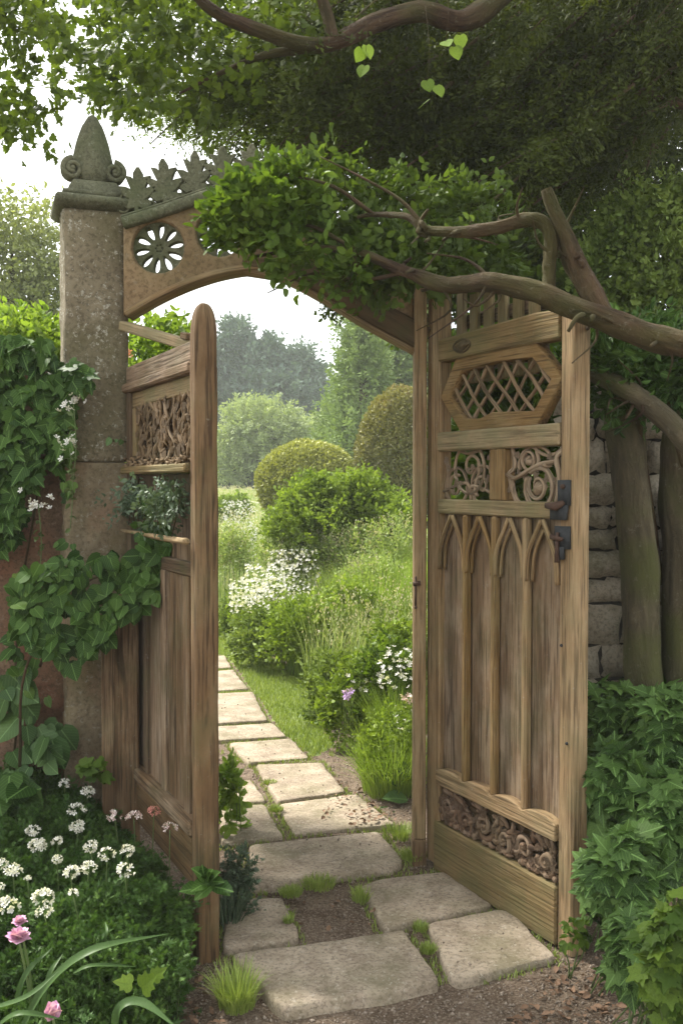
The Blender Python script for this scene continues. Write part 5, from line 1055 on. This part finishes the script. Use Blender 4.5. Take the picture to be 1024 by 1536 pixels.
ivy('ivy', 'sparse big-leaved ivy trail low on the rendered wall', [([(20, 1060), (80, 1070), (105, 1100), (80, 1130), (10, 1150)], 12, 3.78), ([(0, 1010), (70, 1000), (75, 1060), (0, 1070)], 14, 3.78), ([(55, 1110), (90, 1110), (80, 1150), (30, 1180), (0, 1170)], 18, 3.7)], 3.8, (M['ivy_big'], T_ROUND), .10, [([(20, 1180), (25, 1100), (45, 1020)], 3.82), ([(50, 1150), (85, 1095)], 3.8)])
ivy('ivy_sprig', 'two tiny ivy leaves clinging to the pillar at mid height', [([(160, 655), (188, 655), (188, 668), (160, 668)], 4, 3.77)], 3.78, (M['ivy_big'], T_ROUND), .035, [([(160, 660), (190, 663)], 3.79)])
for (px, py, lab) in [(58, 755, 'creamy flower cluster topping a thin stem before the wall'), (105, 672, 'creamy flower cluster by the pillar edge, under the ivy'), (110, 600, 'creamy small blooms in front of the upper pillar edge')]:
    c = P(px, py, 3.68); b = c - (0, 0, .30); e = empty('wall_flower', tuple(b)); tag(e, lab, 'flower'); m = MB(); fl(m, c + R.normal(size=(13, 3)) * (.028, .01, .018), .014); m.build('petals', M['white'], e, loc=b).location = (0, 0, 0)
    m = MB(); add_tube(m, smooth_path([b, (b + c) / 2 + (.01, 0, 0), c], 4), .002, 5); leaves(m, T_OVAL, b + (c - b) * R.random((14, 1)) * .9, rdir(14), rdir(14, (0, 0, 1)), .028); m.build('stem', M['stem'], e, loc=b).location = (0, 0, 0)

# ------------------------------------------------------------------ right bed
def leafy(label, px, py, rx, ry, Y, n, size, mat, tmpl=T_IVY, rd=.8, name='leafy_plant'):
    b = gz(P(px, min(py + ry, 1530), Y)); e = empty(name, tuple(b)); tag(e, label, 'plant', 'leafy plants filling the right bed'); m = MB(); c = P(px, py, Y); r = np.array((rx, rx * rd, ry)) / F * Y
    d = rdir(n * 3, (0, -.35, .2)); d = d[d[:, 2] > -.8][:n]; k = .55 + .5 * R.random(len(d)) ** .6; p = c + d * r * k[:, None] * (1 + .12 * fbm(d[:, 0] * 4 + px, d[:, 2] * 4)[:, None]); p[:, 2] = np.maximum(p[:, 2], GH(p[:, 0], p[:, 1]) + .02)
    # three leaflets a twig
    fw = nrmz(d * .6 + np.array((0, -.2, -.35)) + R.normal(size=d.shape) * .5); up = nrmz(d + np.array((0, -.3, .9)) + R.normal(size=d.shape) * .25); sd = nrmz(np.cross(fw, up)); sz = size * .78 * (.45 + .8 * R.random(len(d))); ti = np.clip(R.random(len(d)), 0, 1)
    for a, s_ in ((0, 1.), (.95, .8), (-.95, .8)): leaves(m, tmpl, p + sd * (math.sin(a) * sz * .1)[:, None], fw * math.cos(a) + sd * math.sin(a), up, sz * s_, ti)
    m.build('foliage', mat, e, loc=b).location = (0, 0, 0)
    m = MB()
    for j in range(0, len(p), 12): add_tube(m, smooth_path([b + R.normal(size=3) * (.04, .04, 0), (b + p[j]) / 2, p[j]], 3), [.003, .0015], 4)
    m.build('stem', M['stem'], e, loc=b).location = (0, 0, 0)
leafy('dark leafy plant at the foot of the stone wall, beside the gate stile', 915, 1080, 60, 55, 3.40, 200, .075, M['bramble'])
leafy('leafy plant rising at the right edge below the mossy trunks', 1000, 1110, 60, 80, 3.20, 260, .085, M['bramble'])
leafy('toothed leafy plant brushing the middle of the gate stile', 925, 1190, 52, 70, 3.12, 230, .085, M['bramble'])
leafy('broad-leaved plant at the right edge, half way down the bed', 1005, 1250, 66, 95, 2.95, 260, .09, M['bramble'])
leafy('leafy plant hanging over the soil right of the gate corner', 930, 1320, 56, 80, 2.82, 230, .085, M['bramble'])
leafy('small bright sprig at the near bottom corner of the right gate', 862, 1402, 22, 26, 2.92, 30, .04, M['fresh'], T_OVAL)
leafy('leafy plant above the dead leaves near the bottom right', 965, 1430, 54, 66, 2.62, 230, .075, M['bramble'])
leafy('pale curly-leaved plant in the bottom right corner', 1010, 1460, 46, 110, 2.36, 200, .055, M['fresh'])
leafy('dense dark foliage behind the right bed against the wall', 970, 1060, 90, 40, 3.48, 240, .06, M['ivy'])

# ------------------------------------------------------------------ gnarled tree in front (right) with its branches
tb = gz(P(960, 1050, 3.42)); gt = empty('gnarled_tree', tuple(tb)); tag(gt, 'gnarled tree with mossy leaning stems whose low branch crosses over the right gate', 'tree')
def limb(nm, pts, rad, mat='bark', parent=None, rough=.10, segs=12, n=8, loc=None):
    q = smooth_path(np.array([P(*p) for p in pts]), n); m = MB(); add_tube(m, q, rad, segs, rough=rough); o = m.build(nm, M[mat], parent if parent is not None else gt, True, loc=tb if loc is None else loc); o.location = (0, 0, 0); return o
limb('trunk', [(988, 1130, 3.42), (966, 1040, 3.42), (958, 860, 3.42), (944, 700, 3.42), (932, 600, 3.42), (925, 530, 3.45)], [.068, .062, .066, .062, .066, .055], 'bark_moss', segs=16)
limb('trunk', [(1040, 1150, 3.5), (1030, 1040, 3.5), (1026, 850, 3.5), (1016, 740, 3.5), (1022, 640, 3.4), (1060, 560, 3.4)], [.10, .085, .06, .055], 'bark_moss', segs=16)
limb('branch', [(880, 556, 3.25), (905, 568, 3.22), (945, 588, 3.18), (990, 622, 3.15), (1045, 680, 3.1)], [.026, .03, .034, .036], 'bark_moss')
limb('branch', [(1120, 540, 2.75), (1024, 516, 2.85), (950, 496, 2.92), (880, 470, 2.96), (800, 436, 3.02), (740, 424, 3.08), (670, 428, 3.15), (610, 408, 3.22), (540, 380, 3.3), (460, 372, 3.35), (385, 384, 3.4)], [.044, .041, .039, .036, .034, .031, .026, .019, .014, .009, .005], 'bark', segs=14, rough=.16)
limb('branch', [(905, 480, 2.97), (885, 440, 2.98), (865, 395, 3.0), (845, 345, 3.0), (828, 308, 3.0), (819, 284, 3.0)], [.038, .034, .028, .022, .019, .017], 'bark', rough=.16)
limb('branch', [(900, 478, 3.0), (872, 430, 3.03), (850, 390, 3.05), (842, 355, 3.03)], [.026, .020, .018, .012], 'bark')
limb('branch', [(822, 445, 3.03), (824, 400, 3.04), (826, 360, 3.03), (815, 335, 3.03), (790, 330, 3.03), (740, 342, 3.05), (690, 348, 3.1), (640, 345, 3.15), (610, 325, 3.2), (560, 322, 3.3), (535, 326, 3.3)], [.020, .021, .022, .022, .021, .020, .018, .015, .011, .008, .005], 'bark', segs=12, rough=.16)
for pts in [[(640, 345, 3.15), (600, 300, 3.2), (540, 265, 3.25), (480, 235, 3.3)], [(610, 408, 3.22), (540, 420, 3.3), (470, 410, 3.35), (400, 440, 3.35)], [(540, 380, 3.3), (470, 340, 3.35), (400, 330, 3.35), (340, 320, 3.35)], [(460, 372, 3.35), (400, 350, 3.35), (330, 345, 3.35)], [(560, 322, 3.3), (500, 280, 3.3), (430, 262, 3.35), (370, 250, 3.35)], [(740, 424, 3.1), (700, 390, 3.15), (640, 380, 3.2)], [(1024, 700, 3.3), (990, 600, 3.3), (930, 540, 3.3), (960, 470, 3.5)]]:
    limb('twig', pts, [.008, .005, .002], 'bark', segs=6, n=5)
brs = [(1000, 505, 2.88), (950, 496, 2.92), (880, 470, 2.96), (800, 436, 3.02), (740, 424, 3.08), (670, 428, 3.15), (610, 408, 3.22), (540, 380, 3.3), (865, 395, 3.0), (845, 345, 3.0), (790, 330, 3.03), (740, 342, 3.05), (690, 348, 3.1), (640, 345, 3.15), (826, 380, 3.03), (905, 568, 3.22), (960, 600, 3.18)]
for k in range(44):
    a = brs[R.integers(len(brs))]; b_ = brs[min(len(brs) - 1, brs.index(a) + 1)]; x0_, y0_ = a[0] + R.normal() * 8, a[1] + R.normal() * 3; an = R.random() * 6.28; L_ = 18 + 75 * R.random() ** 2
    p1_ = (x0_ + math.cos(an) * L_ * .5 + R.normal() * 5, y0_ + math.sin(an) * L_ * .45, a[2] + R.normal() * .04); p2_ = (x0_ + math.cos(an + .5 * R.normal()) * L_, y0_ + math.sin(an + .4 * R.normal()) * L_, a[2] + R.normal() * .09)
    limb('twig', [(x0_, y0_, a[2]), p1_, p2_], [.0065, .004, .0015] if L_ > 35 else [.010, .007, .005], 'bark', segs=6, n=4, rough=.15)
def cluster(nm, mat, ells, tmpl, n_tw, nl, ln, sz, bias, parent, loc, sp=.6, lo=.3, droop=0., rd=.9):
    m = MB()
    for c in ells:
        q, d = clump_pts(c[0], c[1], c[2], c[3], c[4], int(n_tw * (c[5] if len(c) > 5 else 1)), rd, lo); sprays(m, tmpl, q, d + np.asarray(bias), nl, ln, sz, sp, droop)
    m.build(nm, mat, parent, loc=loc).location = (0, 0, 0)
cluster('foliage', M['fresh'], [(374, 322, 34, 24, 3.3), (350, 340, 22, 18, 3.3, .5), (398, 345, 40, 24, 3.3, .8), (425, 274, 34, 22, 3.4, .6), (362, 304, 20, 14, 3.3, .4), (450, 392, 36, 12, 3.3, .4), (520, 408, 40, 12, 3.3, .3), (450, 300, 40, 30, 3.35, .5)], T_OVAL, 75, 9, .085, .036, (-.5, -.1, 0), gt, tb, .6)
cluster('foliage', M['canopy'], [(440, 290, 64, 44, 3.5, .65), (520, 295, 70, 44, 3.6, .55), (470, 345, 64, 26, 3.5, .6), (560, 355, 64, 26, 3.5, .6), (620, 395, 50, 20, 3.45, .8), (600, 320, 60, 46, 3.65, .9), (670, 390, 50, 24, 3.5, .7), (545, 398, 50, 12, 3.4, .45), (590, 420, 36, 10, 3.4, .3), (700, 320, 60, 40, 3.75, .8), (740, 390, 50, 30, 3.75, .7)], T_OVAL, 120, 10, .09, .031, (-.4, -.1, -.1), gt, tb, .6)
cluster('foliage', M['canopy'], [(505, 462, 14, 12, 3.95, .5), (535, 452, 18, 10, 3.95, .7)], T_OVAL, 40, 8, .05, .022, (-.4, 0, -.6), gt, tb)

# ------------------------------------------------------------------ dark overhead tree (trunk right of the picture)
yb = gz((3.6, 5.6)); yt = empty('yew_tree', tuple(yb)); tag(yt, 'great dark fine-leaved tree whose crown roofs the whole upper right', 'tree')
def ylimb(nm, pts, rad, mat='bark', rough=.08, segs=10): return limb(nm, pts, rad, mat, yt, rough, segs, loc=yb)
m = MB(); add_tube(m, smooth_path([yb - (0, 0, .1), yb + (-.05, 0, 1.5), yb + (-.25, 0, 3.2), yb + (-.3, -.1, 5.2)], 6), [.32, .27, .24, .16], 16, rough=.07); m.build('trunk', M['bark_moss'], yt, True, loc=yb).location = (0, 0, 0)
ylimb('limb', [(1480, 250, 5.5), (1200, 20, 5.0), (1000, -80, 4.7), (800, -40, 4.5), (700, 30, 4.4), (625, 18, 4.3), (560, 35, 4.25), (500, 65, 4.2), (440, 62, 4.15), (370, 40, 4.1), (310, 8, 4.0), (250, -60, 4.0)], [.12, .10, .08, .06, .046, .041, .039, .036, .032, .028, .022, .014], rough=.16)
ylimb('limb', [(500, 65, 4.2), (440, 75, 4.2), (390, 85, 4.25), (330, 110, 4.3), (270, 140, 4.4)], [.028, .022, .016, .010, .005])
ylimb('limb', [(500, 62, 4.2), (490, 20, 4.2), (470, -40, 4.2)], [.03, .025, .02])
ylimb('limb', [(1300, 100, 5.4), (1080, 40, 5.2), (985, 70, 5.1), (940, 130, 5.1), (890, 185, 5.0), (860, 205, 5.0), (800, 235, 5.0), (740, 250, 4.9)], [.07, .055, .04, .032, .024, .02, .014, .006])
ylimb('limb', [(1100, 180, 5.3), (1000, 150, 5.2), (960, 140, 5.1), (900, 215, 5.1), (870, 215, 5.1), (845, 150, 5.2)], [.03, .026, .02, .018, .012, .006])
ylimb('limb', [(975, 90, 5.2), (968, 150, 5.1), (950, 210, 5.1), (920, 270, 5.1)], [.022, .018, .012, .006])
for k in range(26):
    a = np.array((480 + 540 * R.random(), 60 + 160 * R.random())); L_ = 60 + 110 * R.random(); Y_ = 4.8 + 1.2 * R.random(); an = 2.2 + R.normal() * .35
    pts = [(a[0], a[1], Y_), (a[0] + math.cos(an) * L_ * .5 + R.normal() * 8, a[1] + math.sin(an) * L_ * .5, Y_ - .05), (a[0] + math.cos(an + .2) * L_, a[1] + math.sin(an + .2) * L_, Y_ - .1)]
    ylimb('twig', pts, [.010, .006, .003], segs=5)
def canopy(nm, mat, poly, n_tw, nl, Y0, Y1, ln, sz, dirv, sp, tmpl=T_DIA, clump=.6, ws=1.0, seed_=0):
    m = MB(); q = samp(poly, n_tw, clump, seed_); p = PP(q, Y0 + (Y1 - Y0) * R.random(n_tw)); sprays(m, tmpl, p, np.asarray(dirv, float), nl, ln, sz, sp, 0, .3); m.build(nm, mat, yt, loc=yb).location = (0, 0, 0)
canopy('crown', M['yew'], [(430, -60), (1120, -60), (1120, 250), (960, 270), (860, 330), (760, 340), (640, 330), (480, 260), (400, 240), (360, 150)], 1500, 22, 4.6, 6.6, .42, .026, (-.62, -.15, -.5), .20, seed_=2, clump=1.0)
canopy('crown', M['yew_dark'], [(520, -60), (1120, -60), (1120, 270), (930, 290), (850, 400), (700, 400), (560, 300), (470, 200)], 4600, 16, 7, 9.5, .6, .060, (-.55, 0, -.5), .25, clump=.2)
canopy('crown', M['maple'], [(190, -60), (520, -60), (640, 60), (560, 200), (460, 250), (340, 190), (230, 165), (160, 110)], 1250, 14, 5.5, 7.0, .20, .030, (-.4, 0, -.5), .5, T_DIA, .8)
canopy('crown', M['maple'], [(60, -60), (480, -60), (500, 60), (400, 150), (290, 190), (230, 160), (150, 150), (90, 110), (70, 40)], 690, 9, 4.2, 5.6, .15, .036, (-.4, 0, -.4), .6, T_IVY, 1.1, seed_=4)
canopy('crown', M['maple'], [(-40, -60), (90, -60), (80, 60), (95, 150), (60, 195), (-40, 190)], 190, 9, 3.8, 4.4, .13, .030, (-.3, 0, -.5), .6, T_IVY, 1.2)
canopy('crown', M['maple'], [(220, 140), (430, 130), (450, 215), (400, 222), (330, 205), (250, 195), (205, 170)], 800, 12, 6.5, 8, .22, .026, (-.4, 0, -.4), .6, T_DIA, .7)
# boughs: each carries its own drooping sprays
m = MB(); tw = MB(); q = samp([(430, -80), (1160, -80), (1160, 90), (1010, 150), (900, 290), (760, 300), (640, 270), (520, 200), (420, 150)], 150); n_ = len(q); s0 = PP(q, 4.5 + 2.0 * R.random(n_)); s0 = s0 + (.25, 0, .2)
for k in range(n_):
    L_ = .6 + .8 * R.random(); dv = nrmz(np.array((-.8, -.1 + R.normal() * .25, -.38 + R.normal() * .16))); t = np.linspace(0, 1, 30); pth = s0[k] + dv * (t * L_)[:, None]; pth[:, 2] -= .25 * (t * L_) ** 2; add_tube(tw, pth[::6], [.009, .003], 5, rough=.1)
    xp = 512 + F * pth[:, 0] / pth[:, 1]; yp = HZ - F * (pth[:, 2] - EYE) / pth[:, 1]; okk = np.nonzero((yp < 150 + .16 * np.maximum(xp - 300, 0) ** 1.03) & (yp < 330))[0]
    if len(okk) < 4: continue
    j = okk[R.integers(0, len(okk), 60)]; sd = nrmz(np.cross(dv, (0, 0, 1)) * R.choice([-1, 1], 60)[:, None] + dv * .9 + np.array((0, 0, -.55)))
    tn = np.clip(.15 + .8 * R.random() + .12 * R.normal(size=60), 0, 1); sprays(m, T_DIA, pth[j] + R.normal(size=(60, 3)) * .02, sd, 20, .24 * (1.1 - .5 * t[j].mean()), .030, .22, tint=tn)
m.build('crown', M['yew'], yt, loc=yb).location = (0, 0, 0); tw.build('twigs', M['bark'], yt, loc=yb).location = (0, 0, 0)
# unseen crown added overhead, towards and past the viewer, to shade the foreground
m = MB(); n_ = 3000; p = np.stack([-1.2 + 5.6 * R.random(n_), -2.2 + 7.4 * R.random(n_), 3.5 + 1.6 * R.random(n_)], -1); p = p[(p[:, 2] > 3.05 + .62 * np.maximum(p[:, 1] - 1.0, 0) * .9) & (fbm(p[:, 0] * 1.4, p[:, 1] * 1.4) > -.7)]
sprays(m, T_DIA, p, (-.4, -.3, -.3), 16, .45, .055, .5); m.build('crown', M['yew'], yt, loc=yb).location = (0, 0, 0)
ylimb('limb', [(1480, -260, 5.3), (1500, -700, 4.2), (1200, -1600, 3.0)], [.12, .09, .06])
# vine leaves hanging against the dark crown
for (pts, lab) in [([(640, 122), (655, 130), (640, 152)], 'three bright leaves hanging against the dark crown, upper middle'), ([(668, 62), (690, 55), (682, 72)], 'bright leaf pair near the top centre branch'), ([(546, 100), (550, 70), (542, 76)], 'dim bright-edged leaves just below the top branch')]:
    p = np.array([P(a, b_, 3.9) for a, b_ in pts]); b = p.mean(0); e = empty('vine_sprig', tuple(b)); tag(e, lab, 'vine'); m = MB(); leaves(m, T_ROUND, p, np.array((0, -.2, -1)) + R.normal(size=p.shape) * .3, np.array((0, -1, .4)) + R.normal(size=p.shape) * .3, .055, [.9, 1., .95]); m.build('leaf', M['fresh'], e, loc=b).location = (0, 0, 0)
    m = MB(); add_tube(m, smooth_path([p[0] + (0, .1, .35), p[0] + (.01, 0, .12), p[0]], 4), .0009, 5); m.build('stem', M['bark'], e, loc=b).location = (0, 0, 0)

# ------------------------------------------------------------------ shrubs behind gate and wall on the right
def shrub(label, b, ells, mat, n_tw, nl, ln, sz, tmpl=T_OVAL, name='evergreen_shrub', bias=(0, -.1, .3)):
    b = np.asarray(b, float); e = empty(name, tuple(b)); tag(e, label, 'shrub'); cluster('foliage', M[mat], ells, tmpl, n_tw, nl, ln, sz, bias, e, b, .6, .4)
    m = MB()
    for c in ells: q = P(c[0], c[1], c[4]); add_tube(m, smooth_path([b, (b + q) / 2 + (.05, 0, 0), q], 5), [.03, .02, .008], 6, rough=.1)
    m.build('stem', M['bark'], e, loc=b).location = (0, 0, 0)
shrub('sunlit evergreen shrub above the stone wall at the right edge', gz((1.75, 4.95)), [(990, 325, 60, 36, 4.9), (935, 360, 40, 36, 4.9, .8), (1000, 390, 60, 44, 4.8), (925, 420, 44, 40, 4.9), (985, 455, 60, 40, 4.8), (915, 480, 40, 24, 4.9, .8), (1060, 330, 50, 60, 4.9), (1070, 440, 60, 60, 4.9)], 'laurel', 300, 11, .12, .030)
shrub('dark shrub filling the space behind the oval lattice of the right gate', gz((.95, 4.7)), [(735, 560, 55, 55, 4.5), (800, 590, 70, 60, 4.5), (735, 690, 48, 65, 4.5), (790, 710, 70, 70, 4.6), (870, 620, 60, 50, 4.9)], 'fresh', 190, 9, .15, .055)
shrub('dark evergreen mass behind the gnarled branches', gz((2.1, 5.9)), [(760, 420, 90, 50, 6.4), (680, 380, 80, 50, 6.6), (860, 380, 70, 60, 6.6), (840, 480, 70, 50, 6.0), (900, 560, 60, 50, 5.4), (980, 560, 60, 50, 5.2), (620, 450, 40, 30, 6.6, .5)], 'canopy', 300, 11, .18, .055)
shrub('brambly growth draped over the top of the stone wall', gz((1.35, 4.1)), [(900, 600, 40, 30, 3.85, .6), (980, 580, 60, 36, 3.9), (1040, 620, 50, 60, 3.9), (905, 545, 34, 34, 3.3, .8), (950, 575, 40, 30, 3.3, .7), (1000, 560, 44, 34, 3.35, .8), (925, 535, 50, 24, 3.7, .7), (1000, 520, 50, 20, 3.7, .5)], 'ivy', 170, 10, .11, .034)

# ------------------------------------------------------------------ morning haze
hz = MB(); ibox(hz, -80, 80, -6, 80, -1.5, 16)
hm = bpy.data.materials.new('haze'); hm.use_nodes = True; hm.node_tree.nodes.clear(); ho = hm.node_tree.nodes.new('ShaderNodeOutputMaterial'); hv = hm.node_tree.nodes.new('ShaderNodeVolumePrincipled')
hv.inputs['Color'].default_value = (.95, .97, .98, 1); hv.inputs['Density'].default_value = .0016; hv.inputs['Anisotropy'].default_value = .0; hm.node_tree.links.new(hv.outputs[0], ho.inputs['Volume'])
tag(hz.build('haze', hm), 'thin pale haze over the garden', None, None, 'stuff')
